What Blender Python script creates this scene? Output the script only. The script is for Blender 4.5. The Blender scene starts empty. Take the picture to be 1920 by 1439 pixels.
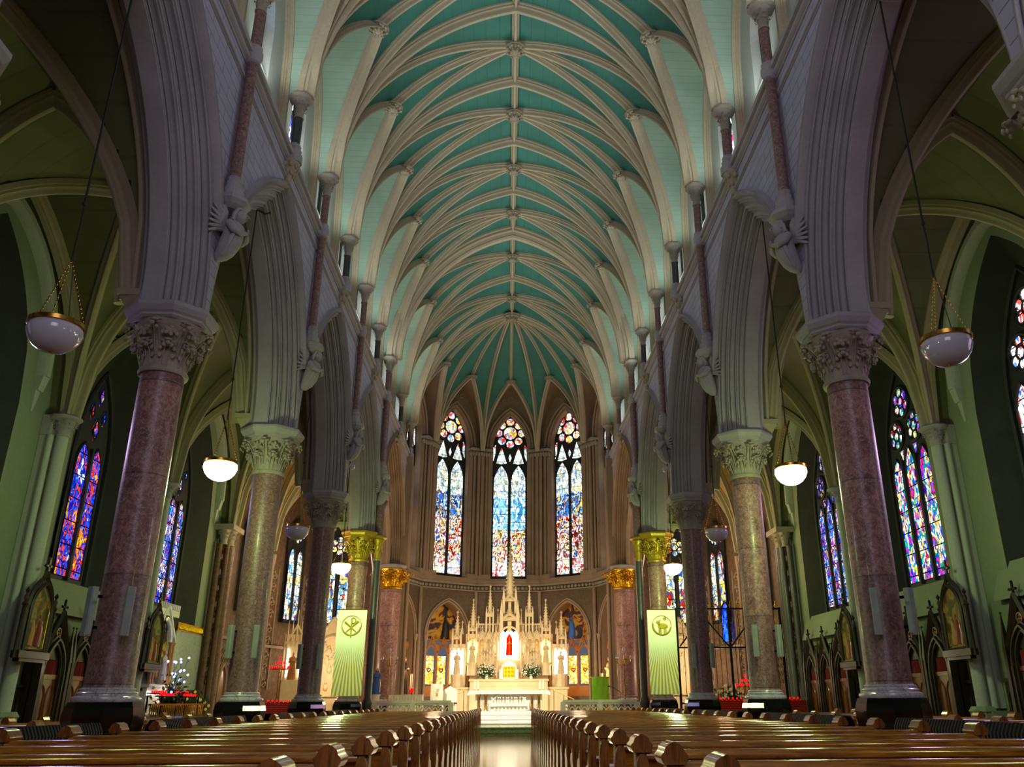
import bpy, math, random
from math import sin, cos, pi, sqrt, atan2, acos, asin, radians
from mathutils import Vector, Matrix
random.seed(7)
SC = bpy.context.scene
COL = SC.collection

# ------------------------------------------------------------------ mesh builder
class MB:
    def __init__(s, T=None):
        s.v = []; s.f = []; s.T = T; s.mi = []; s.cur = 0
    def add(s, vs, fs, T=None):
        n = len(s.v)
        for p in vs:
            p = Vector(p)
            if T is not None: p = T @ p
            if s.T is not None: p = s.T @ p
            s.v.append(p[:])
        for f in fs:
            s.f.append([i + n for i in f]); s.mi.append(s.cur)
        return s
    def box(s, x0, x1, y0, y1, z0, z1, T=None):
        vs = [(x, y, z) for z in (z0, z1) for y in (y0, y1) for x in (x0, x1)]
        return s.add(vs, [(0, 2, 3, 1), (4, 5, 7, 6), (0, 1, 5, 4), (2, 6, 7, 3), (0, 4, 6, 2), (1, 3, 7, 5)], T)
    def cbox(s, c, d, T=None):
        return s.box(c[0]-d[0]/2, c[0]+d[0]/2, c[1]-d[1]/2, c[1]+d[1]/2, c[2]-d[2]/2, c[2]+d[2]/2, T)
    def prism(s, poly, a, b, axis='y', T=None):
        n = len(poly)
        def m(u, v, w):
            return (u, w, v) if axis == 'y' else ((w, u, v) if axis == 'x' else (u, v, w))
        vs = [m(u, v, a) for u, v in poly] + [m(u, v, b) for u, v in poly]
        fs = [list(range(n))[::-1], list(range(n, 2*n))] + [(i, (i+1) % n, (i+1) % n + n, i + n) for i in range(n)]
        return s.add(vs, fs, T)
    def frustum(s, poly0, z0, poly1, z1, T=None):
        n = len(poly0)
        vs = [(u, v, z0) for u, v in poly0] + [(u, v, z1) for u, v in poly1]
        fs = [list(range(n))[::-1], list(range(n, 2*n))] + [(i, (i+1) % n, (i+1) % n + n, i + n) for i in range(n)]
        return s.add(vs, fs, T)
    def lathe(s, prof, n=24, T=None, c=(0, 0, 0), a0=0.0, cap=True, ph=0.0):
        vs = []; fs = []
        for r, z in prof:
            for i in range(n):
                a = 2*pi*(i+ph)/n
                vs.append((c[0]+r*cos(a), c[1]+r*sin(a), c[2]+z))
        for j in range(len(prof)-1):
            for i in range(n):
                k = (i+1) % n
                fs.append((j*n+i, j*n+k, (j+1)*n+k, (j+1)*n+i))
        if cap:
            fs.append(list(range(n))[::-1]); fs.append(list(range((len(prof)-1)*n, len(prof)*n)))
        return s.add(vs, fs, T)
    def tube(s, path, r, n=8, T=None, closed=False, cap=True):
        P = [Vector(p) for p in path]; m = len(P)
        vs = []; fs = []; up = None
        for i, p in enumerate(P):
            if closed: t = P[(i+1) % m] - P[i-1]
            else: t = P[min(i+1, m-1)] - P[max(i-1, 0)]
            if t.length < 1e-9: t = Vector((0, 0, 1))
            t.normalize()
            if up is None:
                up = Vector((0, 0, 1)) if abs(t.z) < .9 else Vector((1, 0, 0))
            a = t.cross(up)
            if a.length < 1e-6: a = t.cross(Vector((0, 1, 0)))
            a.normalize(); b = a.cross(t).normalized(); up = b
            rr = r[i] if isinstance(r, (list, tuple)) else r
            for k in range(n):
                q = p + a*(rr*cos(2*pi*k/n)) + b*(rr*sin(2*pi*k/n)); vs.append(q[:])
        for i in range(m if closed else m-1):
            j = (i+1) % m
            for k in range(n):
                l = (k+1) % n
                fs.append((i*n+k, j*n+k, j*n+l, i*n+l))
        if cap and not closed:
            fs.append(list(range(n))); fs.append(list(range((m-1)*n, m*n))[::-1])
        return s.add(vs, fs, T)
    def sweep(s, path, inward, prof, T=None):
        """profile (lateral, depth) along path; depth runs along the inward vector"""
        P = [Vector(p) for p in path]; m = len(P); n = len(prof); vs = []; fs = []
        for i, p in enumerate(P):
            t = (P[min(i+1, m-1)] - P[max(i-1, 0)]).normalized()
            w = Vector(inward[i] if isinstance(inward, list) else inward)
            w = (w - t*w.dot(t)).normalized(); a = t.cross(w)
            for u, d in prof: vs.append((p + a*u + w*d)[:])
        for i in range(m-1):
            for k in range(n-1):
                fs.append((i*n+k, i*n+k+1, (i+1)*n+k+1, (i+1)*n+k))
        fs.append(list(range(n))); fs.append(list(range((m-1)*n, m*n))[::-1])
        return s.add(vs, fs, T)
    def sphere(s, c, r, nu=12, nv=8, T=None):
        r = (r, r, r) if not isinstance(r, (tuple, list)) else r
        vs = []; fs = []
        for j in range(nv+1):
            th = pi*j/nv
            for i in range(nu):
                a = 2*pi*i/nu
                vs.append((c[0]+r[0]*sin(th)*cos(a), c[1]+r[1]*sin(th)*sin(a), c[2]-r[2]*cos(th)))
        for j in range(nv):
            for i in range(nu):
                k = (i+1) % nu
                fs.append((j*nu+i, j*nu+k, (j+1)*nu+k, (j+1)*nu+i))
        return s.add(vs, fs, T)
    def grid(s, rows, T=None, flip=False):
        m = len(rows); n = len(rows[0]); vs = [p for r in rows for p in r]; fs = []
        for j in range(m-1):
            for i in range(n-1):
                f = (j*n+i, j*n+i+1, (j+1)*n+i+1, (j+1)*n+i)
                fs.append(f[::-1] if flip else f)
        return s.add(vs, fs, T)

ORIGIN = Matrix.Identity(4)
def ob(name, m, mat, parent=None, loc=None, smooth=40, rot=None):
    me = bpy.data.meshes.new(name)
    me.from_pydata(m.v, [], m.f)
    mats = mat if isinstance(mat, (list, tuple)) else [mat]
    for x in mats: me.materials.append(x)
    if len(mats) > 1:
        me.polygons.foreach_set('material_index', m.mi)
    if smooth:
        me.polygons.foreach_set('use_smooth', [True]*len(me.polygons))
        try: me.set_sharp_from_angle(angle=radians(smooth))
        except Exception: pass
    me.validate(); me.update()
    o = bpy.data.objects.new(name, me); COL.objects.link(o)
    if parent is not None: o.parent = parent
    if loc is not None: o.location = loc
    if rot is not None: o.rotation_euler = rot
    return o
def tag(o, label, cat, group=None):
    if len(label.replace('-', ' ').split()) > 16: print('LONG', label)
    o['label'] = label; o['category'] = cat
    if group: o['group'] = group
    return o
def struct(o, label=None):
    o['kind'] = 'structure'
    if label: o['label'] = label
    return o
def thing(name, label, cat, loc=(0, 0, 0), rz=0, group=None):
    o = bpy.data.objects.new(name, None); COL.objects.link(o)
    o.empty_display_size = .2
    o.location = loc; o.rotation_euler = (0, 0, rz)
    return tag(o, label, cat, group)
def dup(root, loc, rz, label, group=None, sx=None):
    c = root.copy(); COL.objects.link(c); c.location = loc; c.rotation_euler = (0, 0, rz)
    c['label'] = label
    if len(label.replace('-', ' ').split()) > 16: print('LONG', label)
    if group: c['group'] = group
    if sx: c.scale = sx
    for ch in list(root.children):
        d = ch.copy(); COL.objects.link(d); d.parent = c
        for g in list(ch.children):
            e = g.copy(); COL.objects.link(e); e.parent = d
    return c
OR = ['first', 'second', 'third', 'fourth', 'fifth', 'sixth', 'seventh', 'eighth', 'ninth', 'tenth', 'eleventh', 'twelfth', 'thirteenth',
      'fourteenth', 'fifteenth', 'sixteenth', 'seventeenth', 'eighteenth', 'nineteenth', 'twentieth', 'twenty-first', 'twenty-second',
      'twenty-third', 'twenty-fourth', 'twenty-fifth', 'twenty-sixth', 'twenty-seventh', 'twenty-eighth', 'twenty-ninth', 'thirtieth']
SIDE = {-1: 'left', 1: 'right'}

# ------------------------------------------------------------------ materials
def srgb(h):
    h = h.lstrip('#'); c = [int(h[i:i+2], 16)/255 for i in (0, 2, 4)]
    return tuple((x/12.92 if x <= .04045 else ((x+.055)/1.055)**2.4) for x in c) + (1,)
class NT:
    def __init__(s, name):
        s.m = bpy.data.materials.new(name); s.m.use_nodes = True
        s.t = s.m.node_tree; s.n = s.t.nodes; s.n.clear()
        s.out = s.n.new('ShaderNodeOutputMaterial')
    def node(s, typ, **kw):
        x = s.n.new('ShaderNode' + typ)
        for k, v in kw.items():
            if hasattr(x, k): setattr(x, k, v)
        return x
    def lk(s, a, b): s.t.links.new(a, b)
    def bsdf(s, rough=.6, spec=.5, metal=0, coat=0):
        b = s.node('BsdfPrincipled'); b.inputs['Roughness'].default_value = rough
        b.inputs['Specular IOR Level'].default_value = spec; b.inputs['Metallic'].default_value = metal
        b.inputs['Coat Weight'].default_value = coat; b.inputs['Coat Roughness'].default_value = .08
        s.lk(b.outputs[0], s.out.inputs[0]); s.b = b; return b
    def coord(s): return s.node('TexCoord').outputs['Object']
    def noise(s, scale, detail=4, vec=None, rough=.55, dist=0):
        x = s.node('TexNoise'); x.inputs['Scale'].default_value = scale; x.inputs['Detail'].default_value = detail
        x.inputs['Roughness'].default_value = rough; x.inputs['Distortion'].default_value = dist
        s.lk(vec if vec is not None else s.coord(), x.inputs['Vector']); return x
    def ramp(s, fac, stops, interp='LINEAR'):
        r = s.node('ValToRGB'); r.color_ramp.interpolation = interp
        e = r.color_ramp.elements
        while len(e) > 1: e.remove(e[0])
        e[0].position = stops[0][0]; e[0].color = stops[0][1]
        for p, c in stops[1:]:
            q = e.new(p); q.color = c
        s.lk(fac, r.inputs[0]); return r.outputs[0]
    def mix(s, fac, a, b, mode='MIX'):
        x = s.node('Mix', data_type='RGBA'); x.blend_type = mode
        for sock, v in ((x.inputs[0], fac), (x.inputs[6], a), (x.inputs[7], b)):
            if hasattr(v, 'links') or hasattr(v, 'is_linked'): s.lk(v, sock)
            else: sock.default_value = v
        return x.outputs[2]
    def math(s, op, a, b=None, c=None):
        x = s.node('Math'); x.operation = op
        for i, v in enumerate((a, b, c)):
            if v is None: continue
            if hasattr(v, 'is_linked'): s.lk(v, x.inputs[i])
            else: x.inputs[i].default_value = v
        return x.outputs[0]
    def bump(s, h, strength=.3, dist=.02):
        x = s.node('Bump'); x.inputs['Strength'].default_value = strength; x.inputs['Distance'].default_value = dist
        s.lk(h, x.inputs['Height']); s.lk(x.outputs[0], s.b.inputs['Normal'])
def shade(c, k): return tuple(min(1, x*k) for x in c[:3]) + (1,)
def stone(name, col, var=.25, rough=.8, scale=1.5, fine=14, bump=.25, spec=.3):
    t = NT(name); b = t.bsdf(rough, spec); c = srgb(col)
    n = t.noise(scale, 5); f = t.noise(fine, 4)
    a = t.ramp(n.outputs[0], [(.3, shade(c, 1-var)), (.7, shade(c, 1+var*.5))])
    a = t.mix(.25, a, t.ramp(f.outputs[0], [(.3, shade(c, .7)), (.7, shade(c, 1.15))]))
    t.lk(a, b.inputs['Base Color'])
    if bump: t.bump(f.outputs[0], bump, .02)
    return t.m
def ashlar(name, col, axes='yz', bw=.62, bh=.3, mortar='#6d6a78', rough=.8, msize=.012, off=.5, var=.06):
    t = NT(name); b = t.bsdf(rough, .3); c = srgb(col)
    sp = t.node('SeparateXYZ'); t.lk(t.coord(), sp.inputs[0]); cb = t.node('CombineXYZ')
    idx = {'x': 0, 'y': 1, 'z': 2}
    t.lk(sp.outputs[idx[axes[0]]], cb.inputs[0]); t.lk(sp.outputs[idx[axes[1]]], cb.inputs[1])
    br = t.node('TexBrick'); br.offset = off
    t.lk(cb.outputs[0], br.inputs['Vector'])
    br.inputs['Scale'].default_value = 1; br.inputs['Brick Width'].default_value = bw; br.inputs['Row Height'].default_value = bh
    br.inputs['Mortar Size'].default_value = msize; br.inputs['Mortar Smooth'].default_value = .3
    br.inputs['Color1'].default_value = shade(c, 1-var); br.inputs['Color2'].default_value = shade(c, 1+var)
    br.inputs['Mortar'].default_value = srgb(mortar)
    n = t.noise(1.1, 5)
    a = t.mix(.5, br.outputs[0], t.ramp(n.outputs[0], [(.3, shade(c, .75)), (.7, shade(c, 1.12))]), 'MULTIPLY')
    a = t.mix(1.0, a, (1.35, 1.35, 1.35, 1), 'MULTIPLY')
    t.lk(a, b.inputs['Base Color']); t.bump(t.math('SUBTRACT', 1.0, br.outputs[1]), .4, .01)
    return t.m
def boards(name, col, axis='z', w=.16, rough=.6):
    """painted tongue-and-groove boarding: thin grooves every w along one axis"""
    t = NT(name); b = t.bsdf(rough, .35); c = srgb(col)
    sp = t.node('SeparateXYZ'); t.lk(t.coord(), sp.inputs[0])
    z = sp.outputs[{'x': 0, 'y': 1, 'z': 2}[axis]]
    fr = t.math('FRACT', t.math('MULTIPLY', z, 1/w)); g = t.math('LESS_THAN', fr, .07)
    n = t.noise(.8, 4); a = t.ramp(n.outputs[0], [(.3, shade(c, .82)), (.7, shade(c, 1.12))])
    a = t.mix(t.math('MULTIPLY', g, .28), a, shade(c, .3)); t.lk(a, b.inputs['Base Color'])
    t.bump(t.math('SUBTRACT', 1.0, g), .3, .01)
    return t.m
def marble(name, cols, scale=2.2, rough=.18, vein=None, joint=0, fine=26, coat=.3, dk=.62):
    t = NT(name); b = t.bsdf(rough, .5, coat=coat)
    n = t.noise(scale, 8, rough=.65, dist=1.2); f = t.noise(fine, 5, rough=.7)
    a = t.ramp(n.outputs[0], [(.25+.5*i/(len(cols)-1), srgb(c)) for i, c in enumerate(cols)])
    a = t.mix(t.ramp(f.outputs[0], [(.42, (0, 0, 0, 1)), (.62, (1, 1, 1, 1))]), t.mix(1.0, a, (dk, dk*.98, dk*.98, 1), 'MULTIPLY'), a)
    if vein:
        w = t.noise(scale*1.3, 6, dist=3.5)
        v = t.math('ABSOLUTE', t.math('SUBTRACT', w.outputs[0], .5))
        a = t.mix(t.ramp(v, [(.0, (1, 1, 1, 1)), (.018, (0, 0, 0, 1))]), a, srgb(vein))
    if joint:
        sp = t.node('SeparateXYZ'); t.lk(t.coord(), sp.inputs[0])
        fr = t.math('FRACT', t.math('MULTIPLY', sp.outputs[2], 1/joint))
        a = t.mix(t.math('MULTIPLY', t.math('LESS_THAN', fr, .012), .7), a, (.02, .015, .015, 1))
        fl = t.math('FLOOR', t.math('MULTIPLY', sp.outputs[2], 1/joint))
        wn = t.node('TexWhiteNoise'); wn.noise_dimensions = '1D'; t.lk(fl, wn.inputs['W'])
        a = t.mix(1.0, a, t.ramp(wn.outputs[0], [(0, (.72, .68, .68, 1)), (1, (1.2, 1.15, 1.15, 1))]), 'MULTIPLY')
    t.lk(a, b.inputs['Base Color']); return t.m
def plain(name, col, rough=.5, metal=0, spec=.5, var=.12, scale=6, coat=0, bump=0):
    t = NT(name); b = t.bsdf(rough, spec, metal, coat); c = srgb(col); n = t.noise(scale, 4)
    t.lk(t.ramp(n.outputs[0], [(.3, shade(c, 1-var)), (.7, shade(c, 1+var))]), b.inputs['Base Color'])
    if bump: t.bump(n.outputs[0], bump, .02)
    return t.m
def wood(name, c0, c1, rough=.25, coat=.5, stretch=(1, 1, 1), scale=6):
    t = NT(name); b = t.bsdf(rough, .5, coat=coat)
    mp = t.node('Mapping'); mp.inputs['Scale'].default_value = stretch; t.lk(t.coord(), mp.inputs['Vector'])
    n = t.noise(scale, 6, mp.outputs[0], .6, .6)
    t.lk(t.ramp(n.outputs[0], [(.3, srgb(c0)), (.7, srgb(c1))]), b.inputs['Base Color'])
    t.bump(n.outputs[0], .08, .01)
    return t.m
def emis(name, col, strength, col2=None, scale=5):
    t = NT(name); e = t.node('Emission'); e.inputs[1].default_value = strength
    if col2:
        n = t.noise(scale, 3); t.lk(t.ramp(n.outputs[0], [(.35, srgb(col)), (.65, srgb(col2))]), e.inputs[0])
    else: e.inputs[0].default_value = srgb(col)
    t.lk(e.outputs[0], t.out.inputs[0]); return t.m
def stained(name, zones, strength, cell=6.0, hor='x', zr=(0, 1), lead=.03, zst=.55, bar=.5, wob=0.0, bigs=1.7):
    """leaded coloured glass lit by daylight: cells of flat colour in zones of height, dark leads and saddle bars"""
    t = NT(name); e = t.node('Emission'); co = t.coord()
    sp = t.node('SeparateXYZ'); t.lk(co, sp.inputs[0])
    mp = t.node('Mapping'); mp.inputs['Scale'].default_value = (1, 1, zst); t.lk(co, mp.inputs['Vector'])
    dn = t.noise(3.0, 2, mp.outputs[0])
    off = t.node('VectorMath'); off.operation = 'SCALE'; off.inputs['Scale'].default_value = .35; t.lk(dn.outputs['Color'], off.inputs[0])
    ad = t.node('VectorMath'); ad.operation = 'ADD'; t.lk(mp.outputs[0], ad.inputs[0]); t.lk(off.outputs[0], ad.inputs[1])
    v = t.node('TexVoronoi'); v.inputs['Scale'].default_value = cell; t.lk(ad.outputs[0], v.inputs['Vector'])
    vd = t.node('TexVoronoi'); vd.feature = 'DISTANCE_TO_EDGE'; vd.inputs['Scale'].default_value = cell; t.lk(ad.outputs[0], vd.inputs['Vector'])
    sv = t.node('SeparateColor'); t.lk(v.outputs['Color'], sv.inputs[0])
    big = t.noise(bigs, 2, mp.outputs[0])
    h = t.math('ADD', t.math('MULTIPLY', sv.outputs[0], .36), t.math('MULTIPLY', t.math('SUBTRACT', big.outputs[0], .34), 1.9))
    zn = t.math('ADD', sp.outputs[2], t.math('MULTIPLY', t.math('SUBTRACT', dn.outputs[0], .5), 1.6*wob))
    zz = t.node('MapRange'); zz.inputs[1].default_value = zr[0]; zz.inputs[2].default_value = zr[1]; t.lk(zn, zz.inputs[0])
    col = None
    for i, (z0, pal) in enumerate(zones):
        c = t.ramp(h, [(j/len(pal), srgb(p)) for j, p in enumerate(pal)], 'CONSTANT')
        if col is None: col = c
        else: col = t.mix(t.math('GREATER_THAN', zz.outputs[0], z0), col, c)
    br = t.math('ADD', .55, t.math('MULTIPLY', sv.outputs[1], .9))
    ld = t.math('GREATER_THAN', vd.outputs['Distance'], lead)
    fr = t.math('FRACT', t.math('MULTIPLY', sp.outputs[2], 1/bar)); bb = t.math('GREATER_THAN', fr, .05)
    k = t.math('MULTIPLY', t.math('MULTIPLY', br, t.math('MULTIPLY', ld, bb)), strength)
    t.lk(col, e.inputs[0]); t.lk(k, e.inputs[1]); t.lk(e.outputs[0], t.out.inputs[0]); return t.m

M = {}
M['nave'] = ashlar('lavender_ashlar', '#a3a0b4', 'yz', .7, .24, '#6a6878', msize=.009)
M['dress'] = stone('dressed_stone', '#9b949b', .2, .75, 1.2, 18, .15)
M['pale'] = stone('pale_painted_stone', '#a9ada6', .1, .7, 1.0, 16, .1)
M['apse'] = stone('warm_apse_stone', '#957f6c', .22, .8, 1.3, 16, .2)
M['plaster'] = stone('sage_plaster', '#838c78', .12, .85, .7, 10, .12)
M['rib'] = stone('cream_rib_paint', '#b5a68e', .12, .6, 1.0, 16, .1)
M['aislerib'] = stone('aisle_rib_paint', '#9c9078', .12, .6, 1.0, 16, .1)
M['teal'] = boards('teal_boards', '#3a766a', 'z', .16)
M['mint_lit'] = boards('mint_lit_boards', '#a4bcaa', 'z', .16)  # mint lunette paint with the clerestory window light put into its paler colour
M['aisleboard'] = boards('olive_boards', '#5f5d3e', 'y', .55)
M['chapelboard'] = boards('ochre_boards', '#a8884e', 'y', .4)
M['boss'] = stone('carved_boss_stone', '#9f947f', .25, .8, 4, 30, .5)
M['carve'] = stone('carved_capital_stone', '#9a8f84', .25, .8, 4, 30, .5)
M['red'] = marble('red_marble', ['#55363c', '#8a5e60', '#a87c74', '#6b4448'], 2.6, .45, '#b59a92', 1.55, 16, .08, .5)
M['red2'] = marble('plum_granite', ['#5f4246', '#8a6360', '#714c4e'], 3.4, .45, '#a88c86', 0, 18, .08, .5)
M['dark'] = marble('dark_granite', ['#2a2a2e', '#47464c', '#38373d'], 3.0, .45, None, 0, 26, .08)
M['white'] = marble('white_marble', ['#dcd6cc', '#ece7de', '#f6f2ea'], 1.2, .25, '#c4beb6', dk=.94)
M['grey'] = marble('grey_marble', ['#a8a2ac', '#c6c1c8', '#b5b0b8'], 1.2, .22, '#85808c', dk=.88)
M['black'] = marble('black_marble', ['#08080b', '#101016', '#15151c'], 2.0, .12)
M['cream'] = stone('cream_reredos_stone', '#d8c39d', .15, .6, 3, 22, .3)
M['pew'] = wood('varnished_oak', '#60300c', '#b8721f', .18, .9, (.6, 6, 6))
M['pewend'] = wood('varnished_oak_end', '#4a230b', '#a0602a', .28, .5, (5, 5, .8))
M['confess'] = wood('dark_oak', '#120905', '#2c170b', .5, .08, (4, 4, .7))
M['confdoor'] = wood('oak_door', '#4a2409', '#8a4a18', .3, .5, (4, 4, .7))
M['iron'] = plain('black_iron', '#030304', .6, 0, .2)
M['brass'] = plain('polished_brass', '#b98a3e', .25, 1.0)
M['gold'] = plain('gilding', '#c99a1f', .35, 1.0, bump=.4, scale=30)
M['card'] = plain('card_tag', '#d8c9a0', .6)
M['cable'] = plain('dark_cable', '#0c0a08', .6)
M['spk'] = plain('grey_speaker', '#8a938d', .45)
M['cloth_w'] = plain('white_cloth', '#efe6d2', .8, bump=.1)
M['cloth_r'] = plain('red_curtain', '#6d0a17', .85, bump=.1)
M['cloth_g'] = plain('lime_green_cloth', '#8ec21a', .6, bump=.5, scale=5)
M['leaf'] = plain('foliage', '#2a4f20', .6, var=.4)
M['petal_w'] = plain('white_petals', '#f0ead8', .6)
M['petal_y'] = plain('yellow_petals', '#e2c64a', .6)
M['bowl_off'] = plain('opal_glass', '#b9b4c6', .12, 0, .6, .02, coat=.6)
M['statue_w'] = stone('statue_stone', '#c9b68f', .15, .6, 5, 30, .2)
M['robe_b'] = plain('blue_robe', '#3a63b8', .6)
M['robe_k'] = plain('black_habit', '#14110f', .6)
M['skin'] = plain('painted_skin', '#c99a78', .6)
M['bowl_on'] = emis('lit_opal_glass', '#eeffcf', 9)
M['flame'] = emis('candle_flame', '#ffb648', 25)
M['redlamp'] = emis('red_votive_light', '#ff0810', 2.2)
M['bluelamp'] = emis('blue_fairy_light', '#5566ff', 14)
M['neon'] = emis('niche_lamp_white', '#fff0e0', 9)
M['neon_y'] = emis('niche_lamp_yellow', '#ffd35a', 5)
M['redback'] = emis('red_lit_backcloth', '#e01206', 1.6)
M['frame'] = plain('stone_tracery_dark', '#24242a', .7)
M['brown'] = stone('dark_carved_stone', '#5a3d28', .6, .5, 7, 16, .8)
M['gilt'] = plain('gilded_paint', '#b0922c', .4, .6, bump=.5, scale=30)
M['tile'] = None
# ------------------------------------------------------------------ key dimensions (metres)
FL = .35                    # nave floor level
CF = 1.17                   # chancel floor level
B = 6.37; Y0 = 12.847
def Yk(k): return Y0 + (B*k if k <= 3 else 3*B + (k-3)*8.48)
YA = Yk(4)                  # 40.44, centre of the apse
WX = 5.79                   # pier centre line
XN = 5.25; XB = 6.35        # nave face and aisle face of the arcade wall
SH = 5.12; ZS = 15.25       # vault springing
VC = 1.567; VR = 6.687      # vault arc
AX = 11.2                   # aisle wall
AS = 10.77; ZA = 8.1; ZAT = 12.5

# camera (the photograph is a crop: shifted principal point)
cam = bpy.data.cameras.new('camera'); co = bpy.data.objects.new('camera', cam); COL.objects.link(co)
f_, p_, yw, rl = 1525.57, .3596, .0508, -.0053
F = Vector((sin(yw)*cos(p_), cos(yw)*cos(p_), sin(p_))); R0 = Vector((cos(yw), -sin(yw), 0)); U0 = R0.cross(F)
R_ = R0*cos(rl) + U0*sin(rl); U_ = -R0*sin(rl) + U0*cos(rl)
co.matrix_world = Matrix(((R_.x, U_.x, -F.x, -.015), (R_.y, U_.y, -F.y, 0), (R_.z, U_.z, -F.z, 1.65), (0, 0, 0, 1)))
cam.sensor_width = 36; cam.lens = f_/1920*36
cam.shift_x = (960-1029.86)/1920; cam.shift_y = (742.05-719.5)/1920
cam.clip_end = 300; SC.camera = co

NTRIM = [0]
def trim(m, mat, smooth=40):
    NTRIM[0] += 1
    return struct(ob('trim_%d' % NTRIM[0], m, mat, smooth=smooth))

# ------------------------------------------------------------------ pointed arch helper
def parc(a, rise, n=0.0, seg=16, t0=0.0):
    """half of a pointed arch, offset outwards by n: list of (distance from axis, height)"""
    R = (a*a + rise*rise)/(2*a); c = R - a
    th = acos(c/(R+n)); return [((R+n)*cos(th*t) - c, (R+n)*sin(th*t)) for t in [t0 + (1-t0)*i/seg for i in range(seg+1)]]
def parc_z(a, rise, n, d):
    R = (a*a + rise*rise)/(2*a); c = R - a
    v = (R+n)**2 - (d+c)**2
    return sqrt(v) if v > 0 else 0.0
def pointed_poly(hw, z0, zs, za, seg=10, cx=0):
    r = [(x+cx, z+zs) for x, z in parc(hw, za-zs, 0, seg)]
    l = [(-(x-cx)+cx, z) for x, z in r[:-1]][::-1]
    return [(cx-hw, z0), (cx+hw, z0)] + r + l

# archivolt profile: (offset from intrados, depth through the wall measured from the centre line)
def roll(cn, cx, r, a0, a1, n=6):
    return [(cn + r*cos(radians(a0+(a1-a0)*i/n)), cx + r*sin(radians(a0+(a1-a0)*i/n))) for i in range(n+1)]
def mould(n0, x0, step):
    # fillet, slot, bold roll, slot, slim roll of one arch order
    return [(n0, x0), (n0+.018, x0-.004), (n0+.018, x0-.02), (n0+.085, x0-.025), (n0+.085, x0-.05)] + roll(n0+.055, x0-.095, .05, 100, -70, 6) + \
        [(n0+.12, x0-.13), (n0+.15, x0-.10), (n0+.16, x0-.14)] + roll(n0+.125, x0-.165, .024, 100, -60, 4) + [(n0+.165, x0-.185)]
ARCHP = [(.42, XB), (.42, 6.32)] + roll(.36, 6.27, .06, 60, 240, 5) + [(.2, 6.22), (.14, 6.2)] + [(0, 6.1)] + \
    mould(0, 5.80, 0) + mould(.175, 5.615, 0) + mould(.35, 5.43, 0) + [(.54, XN+.01), (.54, XN)]

def arcade_arch(s, yc, a, rise, mat, hood=(0.28, 1.0), zsp=7.85):
    seg = 20; m = MB()
    for d in (-1, 1):
        cols = [parc(a, rise, n, seg) for n, x in ARCHP]
        rows = []
        for i in range(seg+1):
            rows.append([(s*ARCHP[j][1], yc + d*cols[j][i][0], zsp + cols[j][i][1]) for j in range(len(ARCHP))])
        m.grid(rows, flip=(d*s > 0))
    trim(m, mat, 50)
    h = MB(); HP = [(.545, XN+.02), (.55, XN-.10)] + roll(.62, XN-.12, .055, 200, -10, 6) + [(.69, XN-.03), (.72, XN+.02)]
    for d in (-1, 1):
        cols = [parc(a, rise, n, 14, hood[0]) for n, x in HP]
        h.grid([[(s*HP[j][1], yc + d*cols[j][i][0], zsp + cols[j][i][1]) for j in range(len(HP))] for i in range(15)], flip=(d*s > 0))
    trim(h, mat, 50)

def arcade_wall(s, y0, y1, a, rise, mat, ztop, x=XN, n=.54, zsp=7.85, yb=None):
    """wall face between two pier axes with a pointed opening"""
    yc = (y0+y1)/2; m = MB(); N = 40; ys = []
    half = (y1-y0)/2
    ds = sorted(set([-half, half] + [d for d in [(-1 + 2*i/N)*(a+n) for i in range(N+1)]]))
    low = []; top = []
    for d in ds:
        z = zsp + (parc_z(a, rise, n, abs(d)) if abs(d) < a+n else 0)
        low.append((s*x, yc+d, z)); top.append((s*x, yc+d, ztop))
    m.grid([low, top], flip=(s < 0)); return m

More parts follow.
